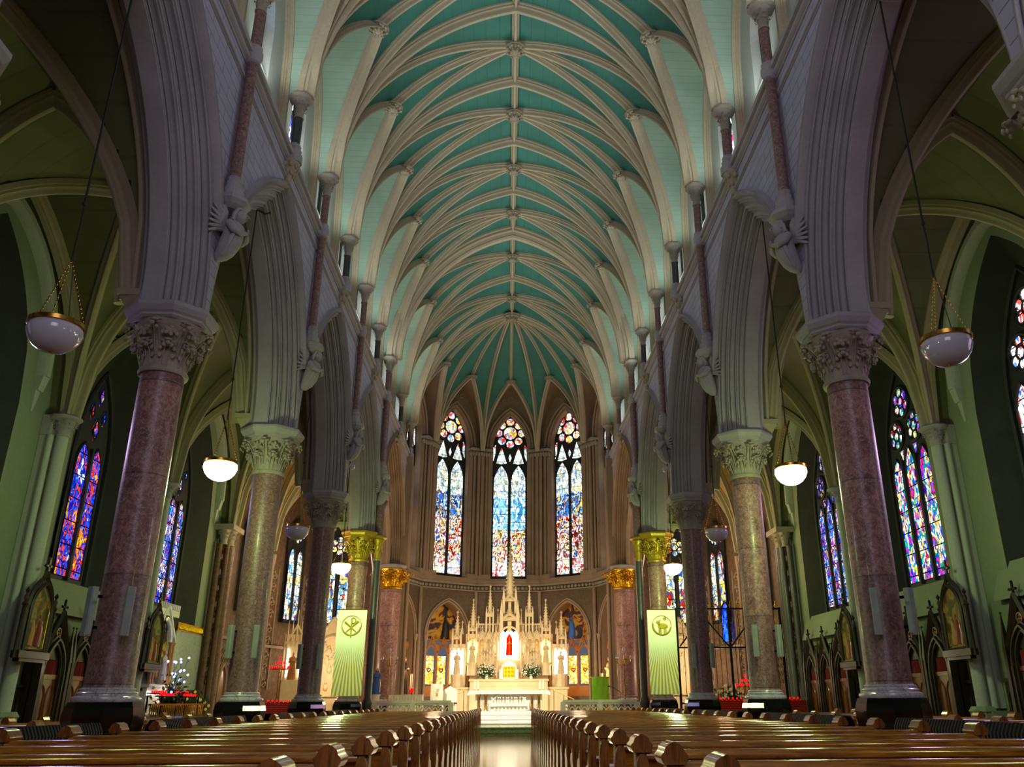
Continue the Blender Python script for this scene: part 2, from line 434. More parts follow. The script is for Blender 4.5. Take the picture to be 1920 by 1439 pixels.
def straight_band(m, s, y0, y1, prof):
    """horizontal moulding along y: prof (x, z)"""
    rows = [[(s*x, y, z) for x, z in prof] for y in (y0, y1)]
    m.grid(rows, flip=(s > 0))
YW = -5.0                   # west wall
for s in (-1, 1):
    nm = SIDE[s]
    m = MB(); mb = MB()
    for k in range(-3, 3):
        y0 = Yk(k) if k > -3 else YW; y1 = Yk(k+1)
        if k == -3:
            m.grid([[(s*XN, y0, FL), (s*XN, y1, FL)], [(s*XN, y0, 13.4), (s*XN, y1, 13.4)]]); continue
        w = arcade_wall(s, y0, y1, 2.6, 4.22, None, 13.4); m.add(w.v, w.f)
        w = arcade_wall(s, y0, y1, 2.6, 4.22, None, 14.2, x=XB, n=.42); mb.add(w.v, w.f)
        arcade_arch(s, (y0+y1)/2, 2.6, 4.22, M['dress'])
    struct(ob('wall_arcade_' + nm, m, M['nave'], smooth=0))
    struct(ob('wall_arcade_back_' + nm, mb, M['plaster'], smooth=0))
    # chancel bay
    m = MB(); w = arcade_wall(s, Yk(3), Yk(4), 3.55, 4.75, None, 13.4); m.add(w.v, w.f)
    w = arcade_wall(s, Yk(3), Yk(4), 3.55, 4.75, None, 14.2, x=XB, n=.42); m.add(w.v, w.f)
    struct(ob('wall_chancel_' + nm, m, M['nave'], smooth=0))
    arcade_arch(s, (Yk(3)+Yk(4))/2, 3.55, 4.75, M['apse'], (0.2, 1))
    # string courses and cornice
    m = MB()
    straight_band(m, s, YW, YA, [(XN, 13.30), (XN-.03, 13.30), (XN-.03, 13.34), (XN-.06, 13.35)] + [(XN-.08-.035*sin(a*.5), 13.40-.035*cos(a*.5)) for a in range(1, 6)] + [(XN-.05, 13.45), (XN-.05, 13.47), (XN-.15, 13.49), (XN-.17, 13.52), (XN-.17, 13.57), (XN-.13, 13.59), (XN-.02, 13.66), (5.75, 13.72)])
    trim(m, M['dress'])
    m = MB(); straight_band(m, s, YW, YA, [(XN, 12.90), (XN-.02, 12.90), (XN-.02, 12.92), (XN-.06, 12.93), (XN-.06, 12.97), (XN-.03, 12.99), (XN, 13.02)]); trim(m, M['dress'])

# ------------------------------------------------------------------ clerestory wall with windows (per half bay)
def clere_bays():
    out = []
    for i in range(-4, 6): out.append((Yk(i/2), Yk(i/2)+B/2))
    for i in (0, 1): out.append((Yk(3)+4.24*i, Yk(3)+4.24*(i+1)))
    return out
CB = clere_bays()
VG = 1.6
def lun(u):                 # pointed lunette profile 0..1 -> 0..1
    return sqrt(max(0, VG*VG-(VG-u)**2))/sqrt(VG*VG-(VG-1)**2)
LH = 3.95
XC = 5.62                   # clerestory wall plane
M['glass_cl'] = stained('clerestory_glass', [(0, ['#3040ff', '#c8d8ff', '#ffffff', '#e8f0ff', '#c0286a', '#f0f6ff', '#4058ff', '#ffffff'])], 3.0, 7.0, zr=(13, 19))
NWIN = [0]
def half_wall(s, y0, y1):
    yc = (y0+y1)/2; hw = (y1-y0)/2; m = MB(); a = .62; sill = 14.9; spr = 16.2; rise = 1.25; N = 16
    # wall around opening: left/right/below/above columns
    ds = [-hw + hw*2*i/32 for i in range(33)]
    top = [ZS + LH*lun(1-abs(d)/hw) for d in ds]
    low = []; base = []
    for d, t in zip(ds, top):
        base.append((s*XC, yc+d, 13.5))
    # solid columns outside opening
    dd = sorted(set([-hw, hw, -a, a] + ds)); 
    def topz(d): return ZS + LH*lun(1-abs(d)/hw) + .05
    for i in range(len(dd)-1):
        d0, d1 = dd[i], dd[i+1]
        def openz(d): return spr + parc_z(a, rise, 0, abs(d)) if abs(d) <= a + 1e-6 else None
        mid = (d0+d1)/2
        if abs(mid) > a:
            m.grid([[(s*XC, yc+d0, 13.5), (s*XC, yc+d1, 13.5)], [(s*XC, yc+d0, topz(d0)), (s*XC, yc+d1, topz(d1))]])
        else:
            m.grid([[(s*XC, yc+d0, 13.5), (s*XC, yc+d1, 13.5)], [(s*XC, yc+d0, sill), (s*XC, yc+d1, sill)]])
            m.grid([[(s*XC, yc+d0, openz(d0)), (s*XC, yc+d1, openz(d1))], [(s*XC, yc+d0, topz(d0)), (s*XC, yc+d1, topz(d1))]])
    # reveal
    po = pointed_poly(a, sill, spr, spr+rise, 8); pi_ = [(u*.85, sill + (v-sill)*.95 + .3) for u, v in po]
    rows = [[(s*XC, yc+u, v) for u, v in po + po[:1]], [(s*5.97, yc+u, v) for u, v in pi_ + pi_[:1]]]
    m.grid(rows)
    return m, yc, pi_
CW = {-1: MB(), 1: MB()}
def win_obj(name_parent_loc, plate, panes, trac, gmat, fmat=None):
    NWIN[0] += 1
    w = struct(ob('window_%d' % NWIN[0], plate, fmat or M['frame'], smooth=0))
    g = ob('glass', panes, gmat, w, smooth=0)
    if trac is not None: ob('tracery', trac, fmat or M['frame'], w)
    return w
def circ(cx, cz, r, n=18, ph=0): return [(cx + r*cos(2*pi*i/n+ph), cz + r*sin(2*pi*i/n+ph)) for i in range(n)]
def sexfoil(panes, rings, cx, cz, r, n=6, ph=pi/2, pr=None, cr=.36):
    pr = pr or r*.31
    panes.append(circ(cx, cz, r*cr)); rings.append((circ(cx, cz, r*cr+.02), .03))
    for i in range(n):
        a = ph + 2*pi*i/n; c = (cx + (r-pr)*cos(a), cz + (r-pr)*sin(a))
        panes.append(circ(c[0], c[1], pr)); rings.append((circ(c[0], c[1], pr+.015), .025))
    rings.append((circ(cx, cz, r+.03, 28), .05))
def build_window(T, outline, panes, rings, gmat, mullions=(), fmat=None, depth=.18):
    """T maps (u, d, v): u along wall, d towards the room, v up"""
    pl = MB(T); pl.prism(outline, -depth, 0)
    g = MB(T)
    for p in panes: g.prism(p, .0, .015)
    t = MB(T)
    for p, r in rings: t.tube([(u, .03, v) for u, v in p], r, 5, closed=True)
    for u, v0, v1, w in mullions: t.box(u-w, u+w, -.02, .10, v0, v1)
    t.tube([(u, .04, v) for u, v in outline], .07, 6, closed=True)
    return win_obj(None, pl, g, t, gmat, fmat)

for s in (-1, 1):
    for (y0, y1) in CB:
        m, yc, ip = half_wall(s, y0, y1); CW[s].add(m.v, m.f)
        T = Matrix(((0, -s, 0, s*5.93), (1, 0, 0, yc), (0, 0, 1, 0), (0, 0, 0, 1)))
        panes = [circ(0, 17.05, .16)] + [circ(.22*cos(a), 16.55+.2*sin(a), .15) for a in (0, pi)] + \
                [pointed_poly(.17, 15.35, 15.9, 16.25, 5, cx=c) for c in (-.21, .21)]
        rings = [(circ(0, 17.05, .18), .03)] + [(pointed_poly(.19, 15.33, 15.9, 16.28, 5, cx=c), .03) for c in (-.21, .21)]
        build_window(T, ip, panes, rings, M['glass_cl'])
    struct(ob('wall_clerestory_' + SIDE[s], CW[s], M['pale'], smooth=0))

# ------------------------------------------------------------------ high vault
RIBP = [(-.115, -.06), (-.115, .05), (-.085, .06), (-.09, .11), (-.06, .13), (-.045, .18)] + [(.05*cos(radians(a)), .205+.05*sin(radians(a))) for a in (180, 130, 90, 50, 0)] + \
       [(.045, .18), (.06, .13), (.09, .11), (.085, .06), (.115, .05), (.115, -.06)]
def scale_prof(p, k, kd=None): return [(u*k, d*(kd or k)) for u, d in p]
BIG = scale_prof(RIBP, 1.35, 1.3); SML = scale_prof(RIBP, .8, .75); CHA = scale_prof(RIBP, 3.0, 2.0); LATP = scale_prof(RIBP, .42, 1.15)
PHR = acos(VC/VR)
def barrel_r(z):
    return sqrt(max(0, VR*VR-(z-ZS)**2)) - VC
def nave_cell(s, ys, q, sgn):       # returns pos(r,u,z) ; u 0 at shaft, 1 at mid
    return lambda r, u, z: (s*r, ys + sgn*q*u, z)
def apse_cell(ang, sgn):
    def f(r, u, z):
        a = radians(ang + sgn*18*u); return (r*sin(a), YA + r*cos(a), z)
    return f
NU = 10; NTT = 14
def cell_mesh(pos, main, lunm, wallr, flip):
    rows = []
    for i in range(NU+1):
        u = i/NU; zb = ZS + LH*lun(u); ph0 = asin((zb-ZS)/VR)
        rows.append([pos(VR*cos(ph)-VC, u, ZS+VR*sin(ph)) for ph in [ph0 + (PHR-ph0)*j/NTT for j in range(NTT+1)]])
    main.grid(rows, flip=flip)
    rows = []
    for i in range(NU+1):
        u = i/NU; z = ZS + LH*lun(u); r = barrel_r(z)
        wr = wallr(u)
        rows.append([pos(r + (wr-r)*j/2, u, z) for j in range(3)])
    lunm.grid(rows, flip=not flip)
def rib_path(pos, f, n, t0=0, t1=1):
    """f(t) -> (z, u); radius from the barrel; inward = towards arc centre"""
    P = []; W = []
    for i in range(n+1):
        t = t0 + (t1-t0)*i/n; z, u = f(t); r = barrel_r(z)
        p = Vector(pos(r, u, z)); c = Vector(pos(-VC, u, ZS)) if r > -1 else None
        P.append(p); W.append((c - p).normalized())
    return P, W
def rib(pos, f, prof, mat, n=22):
    P, W = rib_path(pos, f, n); m = MB(); m.sweep(P, W, prof); trim(m, mat)
def f_trans(t): return (ZS + VR*sin(PHR*t), 0.0)
def f_diag(t):
    ph = PHR*t; r = VR*cos(ph)-VC; return (ZS + VR*sin(ph), (SH-r)/SH)
def f_lat(t):
    u = 1-(1-t)**1.0; return (ZS + LH*lun(u), u)
PHL = asin(LH/VR)
def f_lier(t):
    ph = PHL + (PHR-PHL)*t; return (ZS + VR*sin(ph), 1.0)
NB = [0]
def boss(loc, rad, label, group, name='ceiling_boss'):
    m = MB(); m.sphere((0, 0, 0), (rad*.62, rad*.62, rad*.5), 12, 8)
    for i in range(8):
        a = 2*pi*i/8
        m.sphere((rad*.68*cos(a), rad*.68*sin(a), .02), (rad*.3, rad*.3, rad*.28), 7, 5)
        m.sphere((rad*.42*cos(a+.4), rad*.42*sin(a+.4), -rad*.38), (rad*.2, rad*.2, rad*.18), 6, 4)
    for i in range(8):
        a = 2*pi*i/8+.39
        m.sphere((rad*.9*cos(a), rad*.9*sin(a), -rad*.1), (rad*.2, rad*.2, rad*.16), 6, 4); m.sphere((rad*.66*cos(a), rad*.66*sin(a), -rad*.26), (rad*.13, rad*.13, rad*.2), 5, 4)
    m.tube([(rad*1.0*cos(2*pi*i/16), rad*1.0*sin(2*pi*i/16), rad*.12) for i in range(16)], rad*.12, 5, closed=True)
    o = ob(name, m, M['boss'], loc=loc); tag(o, label, 'boss', group); return o

main = MB(); lunm = MB()
for bi, (y0, y1) in enumerate(CB):
    q = (y1-y0)/2; yc = (y0+y1)/2
    for s in (-1, 1):
        for ys, sg in ((y0, 1), (y1, -1)):
            pos = nave_cell(s, ys, q, sg)
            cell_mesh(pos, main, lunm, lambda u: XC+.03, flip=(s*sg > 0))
            rib(pos, f_diag, RIBP, M['rib']); rib(pos, f_lat, LATP, M['rib'], 14)
        rib(nave_cell(s, y0, q, 1), f_lier, RIBP, M['rib'], 12)
        if abs(y0-Yk(3)) > .01: rib(nave_cell(s, y0, q, 1), f_trans, BIG, M['rib'])
        else: rib(nave_cell(s, y0, q, 1), f_trans, CHA, M['rib'], 26)
        n = bi - 4
        boss((s*3.78, yc, 19.0), .27, 'carved boss low on the %s of the nave vault, %s from the camera' % (SIDE[s], OR[bi]), 'side bosses of the nave vault')
    # ridge rib
    m = MB(); m.sweep([(0, y0, 21.76), (0, y1, 21.76)], [(0, 0, -1)]*2, RIBP); trim(m, M['rib'])
    boss((0, yc, 21.45), .31, 'carved stone boss on the ridge of the nave vault, %s from the camera' % OR[bi], 'ridge bosses of the nave vault')
for a in (-54, -18, 18, 54):
    rib(apse_cell(a, 1), f_trans, RIBP, M['rib'])
for s in (-1, 1): rib(nave_cell(s, YA, 1, 1), f_trans, BIG, M['rib'])
alun = MB()
for a in (-90, -54, -18, 18, 54):
    for ang, sg in ((a, 1), (a+36, -1)):
        pos = apse_cell(ang, sg)
        cell_mesh(pos, main, alun, lambda u: 5.95/cos(radians(18*(1-u))), flip=(sg < 0))
        rib(pos, f_lat, RIBP, M['rib'], 14)
    rib(apse_cell(a, 1), f_lier, SML, M['rib'], 12)
    am = radians(a+18)
    boss((3.78*sin(am), YA+3.78*cos(am), 19.08), .27, 'carved boss above the %s apse window' % {-72: 'far left side', -36: 'left-hand', 0: 'central', 36: 'right-hand', 72: 'far right side'}[a+18], 'bosses around the apse vault')
boss((0, YA, 21.45), .45, 'large carved boss where all the apse ribs meet', 'ridge bosses of the nave vault')
struct(ob('ceiling', main, M['teal'], smooth=60)); struct(ob('ceiling_side', lunm, M['mint_lit'], smooth=60))
struct(ob('ceiling_apse_side', alun, M['apse'], smooth=60))

# wall ribs around each clerestory bay
for s in (-1, 1):
    for (y0, y1) in CB:
        if y1 < 6: continue
        q = (y1-y0)/2; m = MB()
        for ys, sg in ((y0, 1), (y1, -1)):
            P = [(s*(XC-.02), ys+sg*q*u, ZS+LH*lun(u)-.02) for u in [i/12 for i in range(13)]]
            P = [(s*(XC-.02), ys+sg*.06, 13.7)] + P
            m.sweep(P, [(-s, 0, 0)]*len(P), SML)
        trim(m, M['rib'])
# ------------------------------------------------------------------ carved leaf capital
def leaf(m, T, h, w, out, n=7):
    """curled leaf rising along z and rolling outward (local x)"""
    rows = []
    for i in range(n+1):
        t = i/n; z = h*sin(t*pi*.62)/sin(pi*.5) if t < .8 else h*(sin(.8*pi*.62)) - h*.18*(t-.8)/.2
        x = out*(t**2.2); ww = w*(.55+.45*sin(pi*min(1, t*1.15)))*(1 if t < .85 else .7)
        rows.append([(x-.12*w, -ww, z), (x+.10*w, -ww*.5, z+.02*h), (x-.02*w, 0, z), (x+.10*w, ww*.5, z+.02*h), (x-.12*w, ww, z)])
    m.grid(rows, T)
    m.sphere((out*1.0, 0, h*.86), (w*.36, w*.5, w*.22), 8, 5, T); m.sphere((out*1.12, 0, h*.72), (w*.2, w*.36, w*.3), 7, 4, T)
    for q in (-1, 1):
        m.sphere((out*.86, q*w*.6, h*.80), (w*.3, w*.36, w*.2), 7, 4, T); m.sphere((out*.98, q*w*.5, h*.64), (w*.16, w*.24, w*.26), 6, 4, T)
        m.sphere((out*.5, q*w*.85, h*.60), (w*.14, w*.3, w*.34), 6, 4, T); m.sphere((out*.28, q*w*.8, h*.34), (w*.1, w*.28, w*.36), 6, 4, T)
        m.tube([(0, q*w*.3, 0), (out*.25+w*.1, q*w*.35, h*.45), (out*.8, q*w*.25, h*.86)], w*.08, 4, T)
def capital_mesh(r, r1, h, nleaf=8, two=True):
    m = MB()
    m.lathe([(r*1.0, 0), (r*1.12, .0), (r*1.17, h*.05), (r*1.12, h*.1), (r*1.0, h*.11), (r*1.0, h*.2), (r*1.04, h*.4), (r*1.16, h*.6), (r*1.42, h*.82), (r1*.9, h*.97), (r1*.9, h)], 24)
    for k in range(nleaf):
        a = 2*pi*(k+.5)/nleaf
        T = Matrix.Rotation(a, 4, 'Z') @ Matrix.Translation((r*1.0, 0, h*.12))
        if two: leaf(m, T, h*.5, r*.36, r*.55)
        a2 = 2*pi*k/nleaf
        T = Matrix.Rotation(a2, 4, 'Z') @ Matrix.Translation((r*1.05, 0, h*.3))
        leaf(m, T, h*.64, r*.36, r*1.0)
        T = Matrix.Rotation(a, 4, 'Z') @ Matrix.Translation((r*1.12, 0, h*.52))
        m.sphere((r*.42, 0, h*.2), (r*.16, r*.22, r*.2), 8, 5, T)
        for q in range(5): m.sphere((r*.5, r*.2*cos(q*1.257), h*.2+r*.2*sin(q*1.257)), (r*.08, r*.11, r*.11), 6, 4, T)
        for q in range(3): m.sphere((r*.34, r*.14*(q-1), -h*.06+r*.06*(q == 1)), (r*.1, r*.12, r*.15), 6, 4, T)
    return m
def octo(r, ph=pi/8): return [(r*cos(ph+i*pi/4)/cos(pi/8), r*sin(ph+i*pi/4)/cos(pi/8)) for i in range(8)]
def octa_stack(m, lv, ph=pi/8):
    for (r0, z0), (r1, z1) in zip(lv[:-1], lv[1:]): m.frustum(octo(r0, ph), z0, octo(r1, ph), z1)
CAPB = 6.72
def make_column(name, mats, label, loc, group, r0=.332, r1=.335):
    t = thing(name, label, 'column', loc, 0, group)
    p = MB(); octa_stack(p, [(.56, 0), (.56, .25), (.50, .34), (.47, .9), (.49, 1.0), (.50, 1.14), (.48, 1.24), (.45, 1.32)])
    p.box(-.58, .58, -.58, .58, 0, .18); ob('plinth', p, M['black'], t, smooth=30)
    b = MB(); b.lathe([(.43, 1.30), (.455, 1.32), (.465, 1.355), (.455, 1.385), (.43, 1.40), (.405, 1.408), (.40, 1.425), (.412, 1.435), (.40, 1.452), (.375, 1.46), (.368, 1.475), (.378, 1.49), (.37, 1.505), (.345, 1.512), (r0, 1.52)], 40)
    ob('base', b, M['grey'], t)
    s = MB(); s.lathe([(r0+.012, 1.50), (r0, 1.54), (r0-.002, 3.2), ((r0+r1)/2, 4.6), (r1, 6.38)], 40)
    ob('shaft', s, mats, t, smooth=60)
    c = capital_mesh(r1, .64, .90); o = ob('capital', c, M['carve'], t, loc=(0, 0, 6.36), smooth=50)
    a = MB(); octa_stack(a, [(.56, 7.22), (.60, 7.25), (.60, 7.29), (.64, 7.32), (.69, 7.40), (.69, 7.46), (.66, 7.49), (.62, 7.51)])
    ob('abacus', a, M['dress'], t, smooth=20)
    return t
LBL = {}
mk = {}
redm = M['red']
for s in (-1, 1):
    for k in range(-1, 4):
        pos = {-1: 'fifth pier from the chancel arch, cut by the picture edge', 0: 'nearest whole pier to the camera', 1: 'second whole pier from the camera', 2: 'third whole pier, hung with no banner', 3: 'carrying the chancel arch behind the banner'}[k]
        lab = 'round polished %s marble column on the %s of the nave, %s' % ('red-brown', SIDE[s], pos)
        mt = redm if k != 2 else M['red2']
        if k in (1,): mt = M['red2'] if s < 0 else M['red']
        key = mt.name + str(k == 3)
        if key in mk: o = dup(mk[key], (s*WX, Yk(k), FL), 0, lab, 'columns of the nave arcades')
        else:
            o = mk[key] = make_column('column', mt, lab, (s*WX, Yk(k), FL), 'columns of the nave arcades')
            if k == 3:
                for ch in o.children:
                    if ch.name.startswith(('capital', 'abacus')): ch.data.materials[0] = M['gilt']
    lab = 'red marble column with gilded capital on the %s side where the apse begins' % SIDE[s]
    if s < 0:
        ac = make_column('column', M['red'], lab, (s*5.62, YA-.25, FL), 'gilded columns of the apse', .46, .47)
        for ch in ac.children:
            if ch.name.startswith('capital'):
                g = capital_mesh(.47, .78, .92); me = ob('tmpcap', g, M['gold'], smooth=50); ch.data = me.data; bpy.data.objects.remove(me)
    else: dup(ac, (s*5.62, YA-.25, FL), 0, lab, 'gilded columns of the apse')

# ------------------------------------------------------------------ wall shafts
def shaft_cap(m, z, r, h=.5, wide=2.3, T=None):
    c = capital_mesh(r, r*wide, h, 6, False); m.add([(x, y, zz+z) for x, y, zz in c.v], c.f, T)
def slab(m, z, r, T=None):
    t = MB(); octa_stack(t, [(r*.8, z), (r, z+.05), (r, z+.10), (r*.92, z+.13)]); m.add(t.v, t.f, T)
angel_cache = {}
def angel_mesh():
    """half-length winged angel under a shelf; local -y is towards the viewer side (nave), z=0 shelf bottom"""
    w = MB()
    for sd in (-1, 1):
        for i in range(9):
            a = radians(15 + i*13); L = .74 - .035*i
            p0 = Vector((sd*.06, .02, -.42)); p1 = p0 + Vector((sd*sin(a)*L*.72, .03+.012*i, cos(a)*L*.75))
            p1.x = max(-.5, min(.5, p1.x))
            w.tube([p0, p0.lerp(p1, .5) + Vector((0, -.04, .03)), p1], [.035, .045, .018], 6)
    b = MB()
    b.tube([(0, .12, -.94), (0, .06, -.90), (0, -.02, -.8), (0, -.08, -.66), (0, -.12, -.5), (0, -.13, -.38), (0, -.12, -.28), (0, -.15, -.22)], [.02, .09, .14, .165, .17, .17, .14, .07], 16)
    for i in range(7):
        x = -.18 + .06*i; b.tube([(x*.6, -.2, -.38), (x*.95, -.24 + abs(x)*.35, -.58), (x*.8, -.16+abs(x)*.3, -.76), (x*.5, -.02, -.9)], [.02, .035, .03, .02], 6)
    for sd in (-1, 1): b.tube([(sd*.17, -.10, -.34), (sd*.24, -.2, -.5), (sd*.12, -.3, -.52), (sd*.03, -.33, -.46)], [.07, .065, .045, .035], 8)
    for sd in (-1, 1):
        for i in range(4): b.tube([(sd*.03, -.33-.01*i, -.48+.018*i), (sd*.005, -.35, -.43+.02*i)], [.014, .01], 5)
    b.sphere((0, -.2, -.12), (.095, .11, .13), 14, 10)
    b.tube([(0, -.31, -.10), (0, -.335, -.14), (0, -.31, -.155)], [.012, .02, .012], 6)      # nose
    for sd in (-1, 1):
        b.sphere((sd*.037, -.298, -.10), (.016, .01, .01), 6, 4); b.sphere((sd*.095, -.19, -.13), (.014, .03, .035), 6, 4)
    b.tube([(-.03, -.302, -.185), (0, -.31, -.19), (.03, -.302, -.185)], .009, 5)
    h = MB()
    for i in range(14):
        a = pi*i/13
        h.tube([(cos(a)*.02, -.24, .005), (cos(a)*.10, -.18+.02*sin(a), -.03), (cos(a)*.125, -.14, -.14), (cos(a)*.12, -.12, -.24)], [.02, .035, .033, .02], 5)
    return w, b, h
WING, BODY, HAIR = angel_mesh()
for q in (WING, BODY, HAIR): q.v = [(x*1.1, y*1.1, z*1.08) for x, y, z in q.v]
def angel(s, y, z, label, x=5.13):
    rz = radians(90)*(-s)      # local -y -> towards the nave centre
    key = 'a'
    if key in angel_cache: return dup(angel_cache[key], (s*x, y, z), rz, label, 'angel corbels')
    t = thing('angel_corbel', label, 'corbel', (s*x, y, z), rz, 'angel corbels')
    ob('body', BODY, M['dress'], t, smooth=60); ob('wings', WING, M['dress'], t, smooth=60); ob('hair', HAIR, M['dress'], t, smooth=60)
    m = MB(); octa_stack(m, [(.16, -.03), (.26, .03), (.33, .10), (.33, .17), (.28, .21)]); ob('shelf', m, M['dress'], t, smooth=20)
    angel_cache[key] = t; return t
sh_cache = {}
def wall_shaft(s, y, mat, z0, label, group, key, ring=True, x=SH, block=True):
    if key in sh_cache: return dup(sh_cache[key], (s*x, y, 0), 0, label, group)
    t = thing('wall_shaft', label, 'wall shaft', (s*x, y, 0), 0, group)
    m = MB(); m.lathe([(.105, z0+.5), (.10, ZS-.62)], 14); ob('shaft', m, mat, t, smooth=60)
    m = MB(); m.lathe([(.20, z0), (.2, z0+.22), (.15, z0+.3), (.17, z0+.36), (.13, z0+.42), (.15, z0+.47), (.105, z0+.53)], 8 if block else 14, ph=.5); ob('base', m, M['dress'], t)
    if ring:
        m = MB(); m.lathe([(.11, 13.30), (.15, 13.33), (.13, 13.38), (.17, 13.47), (.17, 13.58), (.13, 13.66), (.15, 13.70), (.11, 13.73)], 14); ob('ring', m, M['dress'], t)
    m = MB(); shaft_cap(m, ZS-.64, .10, .5, 2.3); slab(m, ZS-.14, .27); ob('capital', m, M['carve'], t, smooth=50)
    sh_cache[key] = t; return t
def foliate_corbel(s, y, z, label):
    key = 'f'
    if key in angel_cache: return dup(angel_cache[key], (s*(XN-.06), y, z), radians(-90)*s, label, 'leaf corbels under the cornice')
    m = MB(); m.lathe([(.02, -.55), (.07, -.5), (.06, -.4), (.13, -.25), (.2, -.05), (.23, 0), (.23, .06)], 10)
    for i in range(7):
        a = 2*pi*i/7
        m.sphere((.17*cos(a), .17*sin(a), -.1), (.075, .075, .08), 6, 5); m.sphere((.1*cos(a+.4), .1*sin(a+.4), -.28), (.055, .055, .07), 6, 5)
    m.sphere((0, 0, -.5), .08, 8, 6)
    o = ob('leaf_corbel', m, M['boss'], loc=(s*(XN-.06), y, z), rot=(0, 0, radians(-90)*s)); tag(o, label, 'corbel', 'leaf corbels under the cornice')
    angel_cache[key] = o; return o
for s in (-1, 1):
    sd = SIDE[s]
    for k in range(-1, 3):
        w = ['beside the cut-off near pier', 'over the nearest whole pier', 'over the second whole pier', 'over the third whole pier'][k+1]
        wall_shaft(s, Yk(k), M['red2'], 10.15, 'long plum wall shaft, %s nave wall, %s' % (sd, w), 'long wall shafts', 'long')
        angel(s, Yk(k), 9.98, 'winged angel corbel carrying a shaft on the %s nave wall, %s' % (sd, w))
    for j, dy in enumerate((-.16, .16)):
        wall_shaft(s, Yk(3)+dy, M['red2'], 10.15, 'long plum shaft, %s of the chancel arch, %s one of the pair' % (sd, ['near', 'far'][j]), 'long wall shafts', 'pair')
    angel(s, Yk(3), 9.98, 'winged angel corbel under the paired shafts at the %s of the chancel arch' % sd)
    for i, k in enumerate((-.5, .5, 1.5, 2.5, 3.5)):
        w = OR[i] + ' of five from the camera'
        wall_shaft(s, Yk(k), M['red2'] if k in (.5, 3.5) and s > 0 else M['dark'], 13.35, 'short slim shaft above the %s cornice, %s' % (sd, w), 'short wall shafts', 'short' + str(k in (.5, 3.5) and s > 0), ring=False)
        foliate_corbel(s, Yk(k), 13.35, 'carved leaf corbel under the %s cornice, %s' % (sd, w))
    wall_shaft(s, YA, M['red2'], 13.35, 'short slim shaft at the %s corner where the apse begins' % sd, 'short wall shafts', 'endsh', ring=False)
    foliate_corbel(s, YA, 13.35, 'carved leaf corbel at the %s corner where the apse begins' % sd)
    # half column of the chancel arch below the angel
    t = thing('attached_shaft', 'dark attached half-shaft rising under the chancel arch angel on the %s' % sd, 'wall shaft', (s*5.1, Yk(3)+.1, 0), 0, 'attached chancel shafts')
    m = MB(); m.lathe([(.16, FL), (.16, 1.5), (.19, 1.6), (.15, 1.75), (.12, 1.8), (.12, 6.8)], 18); ob('lower_shaft', m, M['dark'], t, smooth=50)
    m = MB(); shaft_cap(m, 6.78, .12, .8, 2.2); slab(m, 7.6, .3); ob('capital', m, M['gilt'], t, smooth=50)
    m = MB(); m.lathe([(.16, 7.75), (.16, 8.95)], 18); ob('upper_shaft', m, M['red2'], t, smooth=50)
    m = MB(); m.box(-.1, .1, .12, .3, FL, 6.95); ob('pilaster', m, M['dress'], t, smooth=0)

